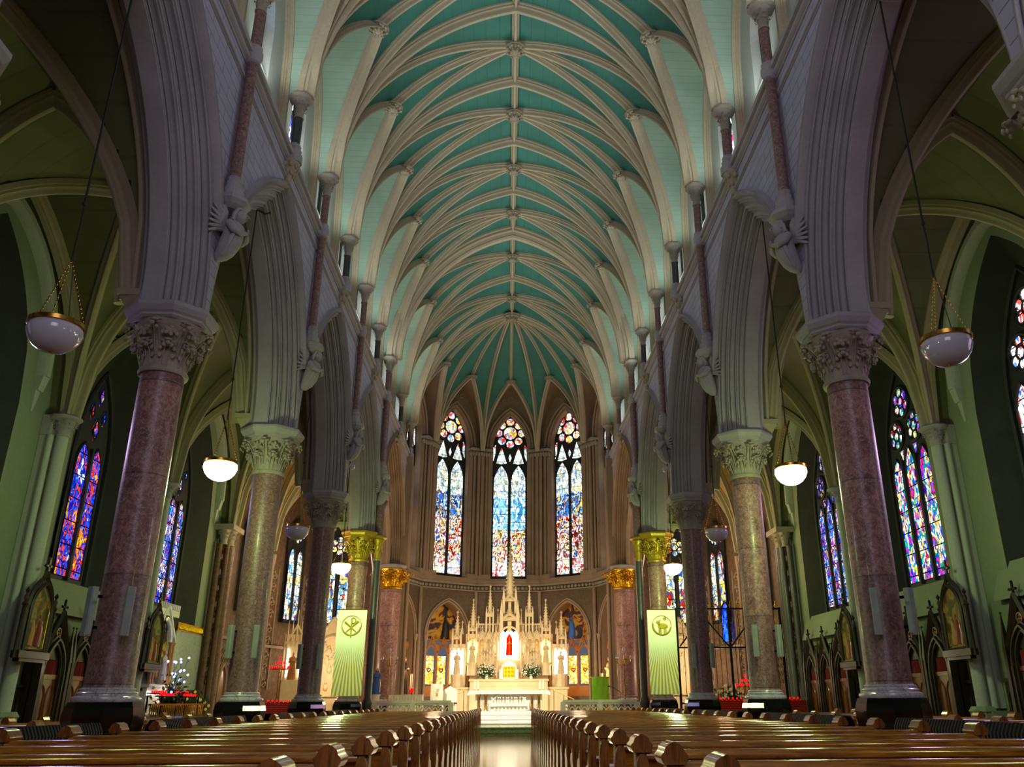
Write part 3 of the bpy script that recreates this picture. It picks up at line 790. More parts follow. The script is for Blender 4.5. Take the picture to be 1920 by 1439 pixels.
# ------------------------------------------------------------------ aisles
def gfun(u): return lun(u)
def aisle_z(a, b): return ZA + (ZAT-ZA)*max(gfun(1-min(1, abs(a))), gfun(1-min(1, abs(b))))
XM = (6.5+AS)/2; HWX = (AS-6.5)/2
AB = [(Yk(k), Yk(k+1)) for k in range(-3, 3)] + [(Yk(3), Yk(3)+5.4), (Yk(3)+5.4, Yk(3)+10.8)]
ARP = scale_prof(RIBP, 1.0, 1.0)
for s in (-1, 1):
    m = MB(); mc = MB()
    for bi, (y0, y1) in enumerate(AB):
        yc = (y0+y1)/2; hy = (y1-y0)/2; N = 24; rows = []
        for i in range(N+1):
            b = -1+2*i/N
            row = [(s*XB, yc+hy*b, aisle_z(1, b))]
            for j in range(N+1):
                a = -1+2*j/N; row.append((s*(XM+HWX*a), yc+hy*b, aisle_z(a, b)))
            row.append((s*(AX+.6), yc+hy*b, aisle_z(1, b))); rows.append(row)
        (m if bi < 6 else mc).grid(rows, flip=(s > 0))
        if y1 < 5: continue
        mat = M['aislerib']
        for ax in (-1, 1):
            for by in (-1, 1):
                P = []
                for i in range(15):
                    t = i/14; P.append((s*(XM+HWX*ax*(1-t)), yc+hy*by*(1-t), ZA+(ZAT-ZA)*gfun(t)))
                w = MB(); w.sweep(P, [Vector((s*XM, yc, ZA))-Vector(p) for p in P], ARP); trim(w, mat)
        # transverse arch at y0
        for ax in (-1, 1):
            P = [(s*(XM+HWX*ax*(1-i/14)), y0, ZA+(ZAT-ZA)*gfun(i/14)) for i in range(15)]
            w = MB(); w.sweep(P, [Vector((s*XM, y0, ZA))-Vector(p) for p in P], BIG); trim(w, mat)
        # wall and arcade ribs
        for xx, inw in ((s*(AS+.05), -s), (s*6.42, s)):
            for by in (-1, 1):
                P = [(xx, yc+hy*by*(1-i/14), ZA+(ZAT-ZA)*gfun(i/14)) for i in range(15)]
                w = MB(); w.sweep(P, [(inw, 0, 0)]*15 if xx*s > 8 else [Vector((0, yc-p[1], ZA-p[2])) for p in P], ARP); trim(w, mat)
        ww = MB(); ww.sphere((0, 0, 0), (.22, .22, .14), 10, 6)
        for i in range(6): ww.sphere((.17*cos(i*pi/3), .17*sin(i*pi/3), -.03), .08, 6, 5)
        if y0 > 5: tag(ob('ceiling_boss', ww, M['boss'], loc=(s*XM, yc, ZAT-.25)), 'small carved boss of the %s aisle vault, bay %s' % (SIDE[s], {3: 'between the nearest two whole piers', 4: 'between the second and third piers', 5: 'before the chancel', 6: 'over the side chapel entrance', 7: 'over the side chapel altar'}.get(bi, 'nearest the camera')), 'boss', 'aisle bosses')
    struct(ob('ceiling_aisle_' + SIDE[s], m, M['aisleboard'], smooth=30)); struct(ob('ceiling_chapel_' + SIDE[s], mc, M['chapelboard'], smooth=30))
    # wall shafts of the aisle, back corbels on piers
    for k in range(-1, 4):
        nmk = {-1: 'the one nearest the camera', 0: 'opposite the nearest whole pier', 1: 'opposite the second whole pier', 2: 'opposite the third whole pier', 3: 'at the side chapel entrance'}[k]
        lab = 'pale clustered wall shaft on the %s aisle wall, %s' % (SIDE[s], nmk)
        if k < 3:
            if 'aisle' in sh_cache: dup(sh_cache['aisle'], (s*AS, Yk(k), FL), 0 if s > 0 else pi, lab, 'aisle wall shafts')
            else:
                t = thing('aisle_shaft', lab, 'wall shaft', (s*AS, Yk(k), FL), 0 if s > 0 else pi, 'aisle wall shafts')
                m = MB()
                for (dx, dy, r) in ((0, 0, .14), (.17, -.19, .075), (.17, .19, .075)): m.lathe([(r, 1.1), (r, 7.3)], 14, c=(dx, dy, 0))
                m.box(.2, .42, -.2, .2, 1.1, 7.75); ob('shaft', m, M['pale'], t, smooth=50)
                m = MB(); octa_stack(m, [(.34, 0), (.34, .55), (.27, .62), (.27, 1.0), (.3, 1.04), (.24, 1.14)]); m.box(0, .42, -.34, .34, 0, 1.05); ob('base', m, M['plaster'], t, smooth=20)
                m = MB(); shaft_cap(m, 7.3, .15, .42, 2.0); slab(m, 7.68, .34); m.box(.2, .42, -.24, .24, 7.3, 7.8); ob('capital', m, M['dress'], t, smooth=50)
                sh_cache['aisle'] = t if s > 0 else t
        else:
            t = thing('chapel_shaft', 'dark clustered patterned shafts on the %s wall at the side chapel entrance' % SIDE[s], 'wall shaft', (s*AS, Yk(k), FL), 0 if s > 0 else pi, 'chapel wall shafts')
            for i, (dx, dy, r) in enumerate(((0, 0, .16), (-.02, -.3, .10), (-.02, .3, .10), (.2, -.5, .12), (.2, .5, .12))):
                m = MB(); m.lathe([(r*1.2, .9), (r, 1.05), (r, 6.9), (r*1.1, 6.95)], 12, c=(dx, dy, 0)); ob('shaft', m, M['dark'] if s > 0 else (M['red'] if i % 2 else M['brown']), t, smooth=50)
            m = MB()
            for (dx, dy, r) in ((0, 0, .16), (.1, -.38, .13), (.1, .38, .13)):
                shaft_cap(m, 6.95, r, .55, 1.9, Matrix.Translation((dx, dy, 0)))
            m.box(-.3, .42, -.65, .65, 7.5, 7.7); ob('capital', m, M['carve'], t, smooth=50)
            m = MB(); m.box(-.25, .42, -.65, .65, 0, .9); ob('base', m, M['plaster'], t, smooth=0)
        if k < 3 or True:
            m = MB(); m.frustum([(-.05, -.16), (.18, -.12), (.18, .12), (-.05, .16)], 7.85, [(-.05, -.3), (.3, -.26), (.3, .26), (-.05, .3)], 8.1)
            m.box(-.05, .33, -.3, .3, 8.1, 8.22)
            tag(ob('moulded_corbel', m, M['aislerib'], loc=(s*(XB-.02), Yk(k), 0), rot=(0, 0, 0 if s > 0 else pi), smooth=0), 'small moulded corbel on the aisle side of the %s-hand arcade, %s' % (SIDE[s], nmk), 'corbel', 'arcade back corbels')

# aisle walls with window openings
M['dark_reveal'] = stone('dark_reveal_stone', '#2e2f2e', .3, .85, 1.5, 12, .2)  # aisle window reveals, darker than the plaster walls
PALB = ['#1030e0', '#0a1a90', '#2a56ff', '#101848', '#c01838', '#1840c0', '#3aa0ff', '#0c1470', '#f4f4ff', '#1840c0', '#50184a', '#e8c040', '#1428b0', '#e03050', '#2048e0', '#ffffff']
PALR = ['#d01028', '#1030d0', '#ff3050', '#2048ff', '#10a070', '#ffffff', '#f0c030', '#1020a0', '#e02040', '#4060ff']
PALO = ['#1838d0', '#ff7a10', '#ffb020', '#c02020', '#2a56ff', '#0a1a90', '#e04020', '#102090', '#2048e0', '#1838d0', '#ffffff']
M['glass_b'] = stained('aisle_glass_blue', [(0, PALB)], 1.2, 11, zr=(4, 11), bar=.62, lead=.022, bigs=2.6)
M['glass_r'] = stained('aisle_glass_red', [(0, PALR)], 1.2, 12, zr=(4, 11), bar=.62, lead=.022, bigs=2.6)
M['glass_o'] = stained('aisle_glass_amber', [(0, PALO)], 1.2, 11, zr=(4, 11), bar=.62, lead=.022, bigs=2.6)
M['glass_w'] = stained('aisle_glass_bright', [(0, ['#2040ff', '#5080ff', '#ffffff', '#e8eeff', '#ff4030', '#c0d0ff', '#3050ff', '#ffffff'])], 2.2, 4.0, zr=(4, 11), bar=.62, lead=.022, bigs=2.6)
def aisle_window(s, yc, gm, glow=True):
    T = Matrix(((0, -s, 0, s*11.7), (1, 0, 0, yc), (0, 0, 1, 0), (0, 0, 0, 1)))
    panes = []; rings = []
    if s > 0:
        out = pointed_poly(1.3, 4.62, 8.0, 11.0, 12)
        for c in (-.8, 0, .8):
            p = pointed_poly(.3, 4.8, 7.75, 8.4 + (.0 if c else .2), 6, cx=c); panes.append(p); rings.append((pointed_poly(.33, 4.78, 7.75, 8.45 + (.0 if c else .2), 6, cx=c), .03))
        sexfoil(panes, rings, -.55, 9.1, .40); sexfoil(panes, rings, .55, 9.1, .40); sexfoil(panes, rings, 0, 10.0, .44)
        for c, z in ((-.4, 8.6), (.4, 8.6)): panes.append([(c-.1, z), (c+.1, z), (c, z-.28)])
        mul = [(-.4, 4.7, 8.3, .05), (.4, 4.7, 8.3, .05)]
    else:
        out = pointed_poly(.98, 4.62, 8.0, 10.6, 12)
        for c in (-.37, .37):
            p = pointed_poly(.3, 4.8, 7.75, 8.35, 6, cx=c); panes.append(p); rings.append((pointed_poly(.33, 4.78, 7.75, 8.4, 6, cx=c), .03))
        for c, z, r in ((0, 8.85, .22), (-.34, 9.3, .15), (.34, 9.3, .15), (0, 9.85, .2)):
            dm = [(c-r*.7, z), (c, z-r*1.5), (c+r*.7, z), (c, z+r*1.6)]; panes.append(dm); rings.append((dm, .03))
        mul = [(0, 4.7, 8.3, .05)]
    return build_window(T, out, panes, rings, gm, mul)
EMB = {-1: MB(), 1: MB()}
def aisle_bay_wall(m, s, y0, y1, window=True):
    yc = (y0+y1)/2; hw = (y1-y0)/2; a = 1.95; sill = 4.6; spr = 8.1; rise = 3.75; zt = ZAT+.4
    if not window:
        m.grid([[(s*AX, y0, FL), (s*AX, y1, FL)], [(s*AX, y0, zt), (s*AX, y1, zt)]]); return
    dd = sorted([-hw, hw] + [-a + 2*a*i/24 for i in range(25)])
    for d0, d1 in zip(dd[:-1], dd[1:]):
        if abs((d0+d1)/2) > a: m.grid([[(s*AX, yc+d0, FL), (s*AX, yc+d1, FL)], [(s*AX, yc+d0, zt), (s*AX, yc+d1, zt)]])
        else:
            m.grid([[(s*AX, yc+d0, FL), (s*AX, yc+d1, FL)], [(s*AX, yc+d0, 3.9), (s*AX, yc+d1, 3.9)]])
            z = lambda d: spr + parc_z(a, rise, 0, abs(d))
            m.grid([[(s*AX, yc+d0, z(d0)), (s*AX, yc+d1, z(d1))], [(s*AX, yc+d0, zt), (s*AX, yc+d1, zt)]])
    po = pointed_poly(a, 3.9, spr, spr+rise, 12); pi_ = pointed_poly(1.3 if s > 0 else .98, 4.62, 8.0, 11.0 if s > 0 else 10.6, 12)
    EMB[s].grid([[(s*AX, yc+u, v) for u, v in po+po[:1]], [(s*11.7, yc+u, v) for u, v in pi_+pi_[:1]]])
GM = {-1: {-1: 'glass_b', 0: 'glass_b', 1: 'glass_o', 2: 'glass_b'}, 1: {-1: 'glass_w', 0: 'glass_w', 1: 'glass_r', 2: 'glass_b'}}
for s in (-1, 1):
    m = MB()
    for k in range(-3, 3):
        aisle_bay_wall(m, s, Yk(k) if k > -3 else YW, Yk(k+1), k >= -1)
        if k >= -1:
            w = aisle_window(s, (Yk(k)+Yk(k+1))/2, M[GM[s][k]])
            h = MB(); yc = (Yk(k)+Yk(k+1))/2
            for d in (-1, 1):
                P = [(s*(AX-.02), yc+d*2.42, 8.9)] + [(s*(AX-.02), yc+d*x, 9.2+z) for x, z in parc(2.4, 3.0, 0, 14)]
                h.sweep(P, [(-s, 0, 0)]*len(P), [(-.13, -.05), (-.13, .16), (-.08, .24), (.06, .24), (.13, .14), (.13, -.05)])
                q = lambda xx, w: [(s*(AX-xx), yc+d*2.42-w), (s*(AX+.02), yc+d*2.42-w), (s*(AX+.02), yc+d*2.42+w), (s*(AX-xx), yc+d*2.42+w)]
                h.frustum(q(.03, .03), 8.05, q(.08, .10), 8.55); h.frustum(q(.13, .11), 8.55, q(.22, .13), 8.95)
            trim(h, M['pale'])
        # sloping sill band below the window
        if k >= -1 and not (s < 0 and k == 2):
            h = MB(); yc = (Yk(k)+Yk(k+1))/2
            h.prism([(0, 0), (.42, 0), (.42, -.05), (0, -.75)][::-1] if False else [(AX+.05, 4.55), (AX+.05, 3.85), (AX-.22, 3.72), (AX-.2, 3.8)], yc-2.35, yc+2.35, 'y', Matrix.Diagonal((s, 1, 1, 1)))
            trim(h, M['plaster'], 0)
    struct(ob('wall_' + SIDE[s], m, M['plaster'], smooth=0)); struct(ob('wall_reveals_' + SIDE[s], EMB[s], M['dark_reveal'], smooth=0))
    # dado panelling
    d = MB()
    for k in range(-1, 3):
        y0, y1 = Yk(k)+.45, Yk(k+1)-.45
        d.box(min(s*(AX-.1), s*AX), max(s*(AX-.1), s*AX), y0, y1, FL, 2.0)
        d.box(min(s*(AX-.16), s*AX), max(s*(AX-.16), s*AX), y0, y1, 2.0, 2.08)
        n = 8
        for i in range(n):
            a = y0 + (y1-y0)*(i+.15)/n; b = y0 + (y1-y0)*(i+.85)/n
            pp = pointed_poly((b-a)/2, .55, 1.6, 1.85, 5)
            d.tube([(s*(AX-.12), (a+b)/2+u, v) for u, v in pp], .025, 4, closed=True)
    struct(ob('baseboard_' + SIDE[s], d, M['confess'], smooth=0))

# ------------------------------------------------------------------ floor, west wall, chancel steps
t = NT('polished_tile'); b = t.bsdf(.12, .5, coat=.3)
cbx = t.node('TexBrick'); cbx.offset = 0; t.lk(t.coord(), cbx.inputs['Vector']); cbx.inputs['Scale'].default_value = 1
cbx.inputs['Brick Width'].default_value = .3; cbx.inputs['Row Height'].default_value = .3; cbx.inputs['Mortar Size'].default_value = .008
cbx.inputs['Color1'].default_value = srgb('#a8734c'); cbx.inputs['Color2'].default_value = srgb('#be8a62'); cbx.inputs['Mortar'].default_value = srgb('#5a3c28')
t.lk(cbx.outputs[0], b.inputs['Base Color']); nn = t.noise(3, 3); t.bump(nn.outputs[0], .08, .02); M['tile'] = t.m
m = MB(); m.box(-12.5, 12.5, YW, 52, FL-.2, FL); struct(ob('floor', m, M['tile'], smooth=0))
m = MB(); m.box(-12.5, 12.5, YW-.3, YW, FL-.2, 22); struct(ob('wall_back', m, M['plaster'], smooth=0))
st = thing('chancel_steps', 'green and white marble steps rising to the altar at the end of the aisle', 'steps', (0, 0, 0))
zz = [FL, .52, .68, .84, 1.0, CF]; M['greenm'] = marble('green_marble', ['#4d5f3a', '#7a8a58', '#5f7046'], 3, .2)
for i in range(5):
    m = MB(); y = 34.6 + .42*i; m.box(-2.15, 2.15, y, 37.2, zz[i]-.001, zz[i+1]); m.box(-2.17, 2.17, y-.03, y+.1, zz[i+1]-.04, zz[i+1]+.004)
    ob('step', m, M['greenm'] if i < 2 else M['white'], st, smooth=0)
m = MB(); m.box(-6.3, -2.15, 34.2, 47.5, FL, CF); m.box(2.15, 6.3, 34.2, 47.5, FL, CF); m.box(-2.15, 2.15, 36.6, 47.5, FL, CF)
struct(ob('floor_chancel', m, M['white'], smooth=0))

# ------------------------------------------------------------------ apse
RA = 5.45                   # apothem of the wall
def apse_T(ang, r):         # u along wall (to the right seen from the nave), d towards the room, v up
    a = radians(ang); n = (sin(a), cos(a)); tdir = (cos(a), -sin(a))
    return Matrix(((tdir[0], -n[0], 0, n[0]*r), (tdir[1], -n[1], 0, YA + n[1]*r), (0, 0, 1, 0), (0, 0, 0, 1)))
HWS = RA*math.tan(radians(18))
ZP = [(0, ['#e8efe4', '#c8d4d8', '#a84038', '#f4f4ea', '#d8d8b0', '#e8efe4', '#8088c0', '#f8f8f0']),
      (.09, ['#f4e8d8', '#7a1810', '#d02818', '#e8d8b0', '#5a3010', '#f4e8c8', '#b08830', '#2848a0', '#f0e0d0', '#a02018', '#3a2418', '#e0c080', '#d8e0e8']),
      (.34, ['#1850b0', '#2a70d0', '#6a4020', '#90b8d8', '#183070', '#d8b050', '#5090c8']),
      (.48, ['#b8c8c0', '#e0ece4', '#88a088', '#f4f8f0', '#6888a0', '#d0dcd0', '#c8a860', '#f0f4ea']),
      (.66, ['#c8d8cc', '#f4f8f2', '#98b09c', '#e4ece4', '#b0c8d0', '#f8f8f4', '#e0e8d8']),
      (.78, ['#e8f0f4', '#60a0b8', '#c83028', '#f0f4f0', '#f0a830', '#a0c8c0', '#d83828'])]
ZC = [ZP[0], (.09, ['#f0ece0', '#8a2018', '#e8e0d0', '#604028', '#f0c848', '#f8f0dc', '#a83020', '#d8d0c0', '#284890', '#f0e0b0', '#b08040', '#ffffff']), (.28, ['#70c0e8', '#a8e0f0', '#3888c0', '#e8f4f4', '#58a8d8', '#d0e8e8'])] + ZP[3:]
M['glass_a1'] = stained('apse_glass_story', ZP, 1.45, 7, zr=(8.2, 17.6), lead=.02, bar=.45, wob=.5, bigs=2.0)
M['glass_a2'] = stained('apse_glass_saints', ZC, 1.5, 7, zr=(8.2, 17.6), lead=.02, bar=.45, wob=.4, bigs=2.0)
wl = MB(); rolls = MB(); band = MB(); fr = MB()
for i, ang in enumerate((-72, -36, 0, 36, 72)):
    T = apse_T(ang, RA)
    # upper wall with opening
    a = 1.02; sill = 8.0; spr = 15.55; rise = 2.1; zt = 19.9; m = MB(T)
    dd = sorted([-HWS, HWS] + [-a+2*a*j/20 for j in range(21)])
    for d0, d1 in zip(dd[:-1], dd[1:]):
        if abs((d0+d1)/2) > a: m.grid([[(d0, 0, 7.7), (d1, 0, 7.7)], [(d0, 0, zt), (d1, 0, zt)]])
        else:
            z = lambda d: spr + parc_z(a, rise, 0, abs(d))
            m.grid([[(d0, 0, 7.7), (d1, 0, 7.7)], [(d0, 0, sill), (d1, 0, sill)]])
            m.grid([[(d0, 0, z(d0)), (d1, 0, z(d1))], [(d0, 0, zt), (d1, 0, zt)]])
    po = pointed_poly(a, sill, spr, spr+rise, 10)
    m.grid([[(u, 0, v) for u, v in po+po[:1]], [(u*.99, -.5, v) for u, v in po+po[:1]]])
    wl.add(m.v, m.f)
    # window
    panes = []; rings = []
    for c in (-.5, .5):
        panes.append(pointed_poly(.42, 8.22, 13.6, 14.62, 8, cx=c)); rings.append((pointed_poly(.45, 8.2, 13.6, 14.66, 8, cx=c), .04))
        dg = [(c-.34, 14.75), (c, 14.68), (c+.34, 14.75), (c+.2, 15.25), (c, 15.75), (c-.2, 15.25)]; panes.append(dg); rings.append((dg, .03))
        panes.append([(c*1.9-.02-.09*(1 if c > 0 else -1), 15.25), (c*1.98, 14.9), (c*1.95, 15.75), (c*1.7, 15.9)][::(1 if c > 0 else -1)])
    panes.append([(-.09, 15.1), (0, 14.85), (.09, 15.1), (0, 15.35)])
    sexfoil(panes, rings, 0, 16.62, .93, 8, pi/2, .235, .42)
    w = build_window(apse_T(ang, RA+.42), [(u, v) for u, v in pointed_poly(1.06, 8.0, 15.5, 17.75, 10)], panes, rings, M['glass_a2'] if ang == 0 else M['glass_a1'], [(0, 8.1, 14.3, .06)])
    # clustered mouldings at both sides + arch
    for sd in (-1, 1):
        for (off, dd_, r) in ((1.08, -.12, .07), (1.2, .02, .085), (1.34, .14, .07), (1.47, .06, .05), (1.58, .24, .10)):
            rolls.lathe([(r, 8.15), (r, 15.0)], 8, Matrix(T) @ Matrix.Translation((sd*off, dd_, 0)), cap=False)
        for n, dd_, r in ((.06, -.12, .07), (.18, .02, .085), (.32, .14, .07)):
            rolls.tube([(T @ Vector((sd*x, dd_, 15.1+.45+z)))[:] for x, z in parc(1.02, 2.1, n, 12)], r, 7)
        rolls.box(min(sd*1.05, sd*1.9), max(sd*1.05, sd*1.9), -.3, .04, 8.15, 15.2, T)
        rolls.box(min(sd*1.0, sd*1.7), max(sd*1.0, sd*1.7), -.05, .3, 7.95, 8.2, T)
    rolls.box(-HWS, HWS, -.05, .25, 7.72, 7.98, T)
    # foliage band at the springing
    for sd in (-1, 1):
        for q in range(5):
            x = sd*(1.08+.14*q); dd_ = .0+.07*q; band.sphere((x, dd_+.12, 15.12), (.09, .09, .16), 6, 5, T)
        band.box(min(sd*1.0, sd*1.72), max(sd*1.0, sd*1.72), -.05, .42, 15.28, 15.40, T)
    # frieze band at 7.55
    fr.box(-HWS, HWS, -.02, .16, 7.60, 7.72, T); fr.box(-HWS, HWS, -.02, .10, 7.30, 7.36, T)
    for q in range(16):
        x = -HWS + 2*HWS*(q+.5)/16; fr.sphere((x, .06, 7.48), (.10, .07, .09), 6, 4, T)
struct(ob('wall_apse_upper', wl, M['apse'], smooth=0)); trim(rolls, M['apse'], 50); trim(band, M['carve'], 50); trim(fr, M['carve'], 50)
# painted scroll tympana above the window arches
M['scroll'] = stone('scroll_painted_stone', '#6d5a49', .5, .8, 6, 9, .8)
for ang in (-72, -36, 0, 36, 72):
    T = apse_T(ang, RA-.03); m = MB()
    for sd in (-1, 1):
        for q in range(3):
            cx = sd*(.35+.33*q); cz = 18.55 - .55*q
            m.tube([(cx+.02*j*cos(j*.55)*.9, 0, cz+.02*j*sin(j*.55)*.9) for j in range(11)], .028, 5, T)
    m.tube([(T @ Vector((.17*cos(j*pi/8), 0, 18.6+.17*sin(j*pi/8))))[:] for j in range(16)], .03, 5, closed=True)
    trim(m, M['carve'], 50)
# lower wall
M['diaper'] = ashlar('diapered_apse_wall', '#7d6c5a', 'xz', .055, .055, '#54473a', .7, .008, .5, .2)
M['mosaic'] = None
def mosaic(name, seed):
    t = NT(name); b = t.bsdf(.45, .5); co = t.coord()
    mp = t.node('Mapping'); mp.inputs['Location'].default_value = (seed*3.1, seed, 0); t.lk(co, mp.inputs[0])
    n = t.noise(1.9, 3, mp.outputs[0], .5, 1.0)
    c = t.ramp(n.outputs[0], [(0, srgb('#3a2a20')), (.36, srgb('#27324a')), (.44, srgb('#7a2a1c')), (.49, srgb('#c4922a')), (.6, srgb('#d8a638')), (.68, srgb('#8a7250'))], 'CONSTANT')
    f = t.noise(40, 2); c = t.mix(.35, c, t.ramp(f.outputs[0], [(.35, (.25, .22, .2, 1)), (.65, (1.0, .95, .85, 1))]), 'MULTIPLY')
    t.lk(c, b.inputs['Base Color']); return t.m
M['backlit'] = stained('backlit_lattice_panel', [(0, ['#ffd060', '#ffb030', '#ffe08a', '#e07818', '#ffc84a', '#f09020', '#ffe9a8'])], 2.3, 9.0, zr=(2, 5), zst=1.0, bar=9)
M['warmstone'] = stone('terracotta_stone', '#a8703f', .25, .6, 3, 20, .3)
lw = MB(); col = MB(); nic = MB()
for i, ang in enumerate((-72, -36, 0, 36, 72)):
    T = apse_T(ang, RA); m = MB(T); a = 1.22; spr = 4.9; rise = 1.75; sill = 1.9
    if ang == 0:
        m.grid([[(-HWS, 0, CF), (HWS, 0, CF)], [(-HWS, 0, 7.7), (HWS, 0, 7.7)]])
    else:
        dd = sorted([-HWS, HWS] + [-a+2*a*j/20 for j in range(21)])
        for d0, d1 in zip(dd[:-1], dd[1:]):
            if abs((d0+d1)/2) > a: m.grid([[(d0, 0, CF), (d1, 0, CF)], [(d0, 0, 7.7), (d1, 0, 7.7)]])
            else:
                z = lambda d: spr + parc_z(a, rise, 0, abs(d))
                m.grid([[(d0, 0, CF), (d1, 0, CF)], [(d0, 0, sill), (d1, 0, sill)]]); m.grid([[(d0, 0, z(d0)), (d1, 0, z(d1))], [(d0, 0, 7.7), (d1, 0, 7.7)]])
        po = pointed_poly(a, sill, spr, spr+rise, 10)
        nic.grid([[(u, 0, v) for u, v in po+po[:1]], [(u, -.75, v) for u, v in po+po[:1]]], T)
        for n, d_, r in ((.05, .03, .06), (.17, .07, .05)):
            for sd in (-1, 1): nic.tube([(T @ Vector((sd*x, d_, spr+z)))[:] for x, z in parc(a, rise, n, 12)], r, 6)
        sname = {-72: 'far left', -36: 'left', 36: 'right', 72: 'far right'}[ang]
        t = thing('wall_mosaic', 'gold-ground figure mosaic filling the pointed %s niche of the apse' % sname, 'mosaic', (T @ Vector((0, -.7, 0)))[:], -radians(ang), 'apse mosaics')
        mm = MB(); pp = [(u, v) for u, v in pointed_poly(a, 4.75, spr, spr+rise, 10)]; mm.prism(pp, 0, .04); ob('panel', mm, mosaic('mosaic_ground_%d' % i, i+1), t, smooth=0)
        mm = MB(); sx = .25 if ang < 0 else -.2
        mm.tube([(sx, -.03, 4.8), (sx+.05, -.05, 5.2), (sx+.02, -.05, 5.6), (sx, -.05, 5.75)], [.26, .2, .14, .05], 10); mm.sphere((sx+.02, -.05, 5.84), (.09, .05, .11), 10, 8)
        ob('figure', mm, M['robe_k'] if ang < 0 else M['robe_b'], t, smooth=60)
        # canopied arcade of three below
        t = thing('niche_arcade', 'small terracotta canopied arcade standing in the %s apse niche' % sname, 'arcade', (T @ Vector((0, -.4, 0)))[:], -radians(ang), 'apse niche arcades')
        mm = MB()
        for q in range(4): mm.lathe([(.09, 2.4), (.055, 2.5), (.055, 3.95), (.09, 4.05)], 8, c=(-1.1+.733*q, -.05, 0))
        ob('colonnettes', mm, M['warmstone'], t)
        mm = MB()
        for q in range(3):
            cx = -.733+.733*q
            for sd in (-1, 1):
                mm.tube([(cx+sd*x, -.05, 4.0+z) for x, z in parc(.31, .42, 0, 6)], .05, 5)
                mm.tube([(cx+sd*.36, -.12, 4.15), (cx+sd*.18, -.15, 4.45), (cx, -.12, 4.85)], [.05, .06, .03], 5)
            mm.sphere((cx, -.16, 4.6), (.09, .08, .12), 6, 5); mm.sphere((cx+.36, -.14, 4.35), (.12, .1, .2), 6, 5)
        mm.box(-1.2, 1.2, -.1, .1, 4.66, 4.75); ob('canopy', mm, M['warmstone'], t, smooth=50)
        mm = MB(); mm.box(-1.2, 1.2, -.2, .35, CF, 2.4); ob('ledge', mm, M['warmstone'], t, smooth=0)
        for q in range(3):
            if abs(ang) == 36:
                cx = -.733+.733*q; mm = MB(); mm.box(cx-.28, cx+.28, .1, .14, 2.5, 3.9); pn = ob('lit_panel', mm, M['backlit'], t, smooth=0)
                mm = MB(); mm.tube([(cx+.11*sin(a_)**3, .08, 3.2+.09*cos(a_)-.035*cos(2*a_)-.015*cos(3*a_)) for a_ in [2*pi*j/16 for j in range(16)]], .03, 5, closed=True); ob('heart', mm, M['cloth_r'], pn)
    lw.add(m.v, m.f)
    for sd in (-1,):
        col.lathe([(.16, CF), (.16, 1.6), (.1, 1.7), (.1, 7.3)], 10, T @ Matrix.Translation((sd*HWS, .1, 0)), cap=False)
    for sd in (-1, 1):
        if ang: col.lathe([(.07, CF+.2), (.07, 4.55), (.12, 4.75), (.14, 4.9)], 8, T @ Matrix.Translation((sd*1.33, .08, 0)), cap=False)
struct(ob('wall_apse_lower', lw, M['diaper'], smooth=0)); trim(nic, M['apse'], 50); trim(col, M['apse'], 50)
# lower part of clustered shafts beside the chancel columns
for s in (-1, 1):
    m = MB()
    for dx, dy, r in ((0, .45, .13), (.14, .75, .10), (-.2, .3, .08)): m.lathe([(r, CF), (r, 7.3)], 10, c=(s*(5.1+dx), YA+dy-.1, 0))
    m.box(min(s*5.15, s*6.2), max(s*5.15, s*6.2), YA, YA+1.0, CF, 7.7); trim(m, M['apse'], 40)
    m = MB(); m.box(min(s*4.95, s*5.3), max(s*4.95, s*5.3), YA-.3, YA+.25, 7.85, 13.36)
    for dy in (-.22, 0, .2): m.lathe([(.09, 7.7), (.09, 12.9)], 8, c=(s*4.95, YA+dy, 0))
    trim(m, M['apse'], 40)
    # tracery with an oculus in the chancel arch
    t = thing('arch_tracery', 'stone oculus tracery in the open arch on the %s of the chancel' % SIDE[s], 'tracery', (s*5.8, (Yk(3)+Yk(4))/2, 0), 0, 'chancel arch traceries')
    m = MB(); m.tube([(0, .75*cos(2*pi*i/24), 10.6+.75*sin(2*pi*i/24)) for i in range(24)], .09, 7, closed=True); ob('ring', m, M['apse'], t)
    m = MB()
    for i in range(4): m.tube([(0, .35*cos(i*pi/2)+.3*cos(2*pi*j/12), 10.6+.35*sin(i*pi/2)+.3*sin(2*pi*j/12)) for j in range(12)], .045, 5, closed=True)
    ob('quatrefoil', m, M['apse'], t)
    m = MB()
    for sg in (-1, 1):
        for d in (-1, 1): m.tube([(0, sg*1.75+d*x, 7.85+z) for x, z in parc(1.7, 2.6, 0, 12)], .11, 6)
    ob('arches', m, M['apse'], t)
    m = MB(); m.lathe([(.2, CF), (.2, 1.7), (.14, 1.85), (.14, 7.1), (.26, 7.7), (.28, 7.85)], 14); ob('middle_shaft', m, M['red'], t)

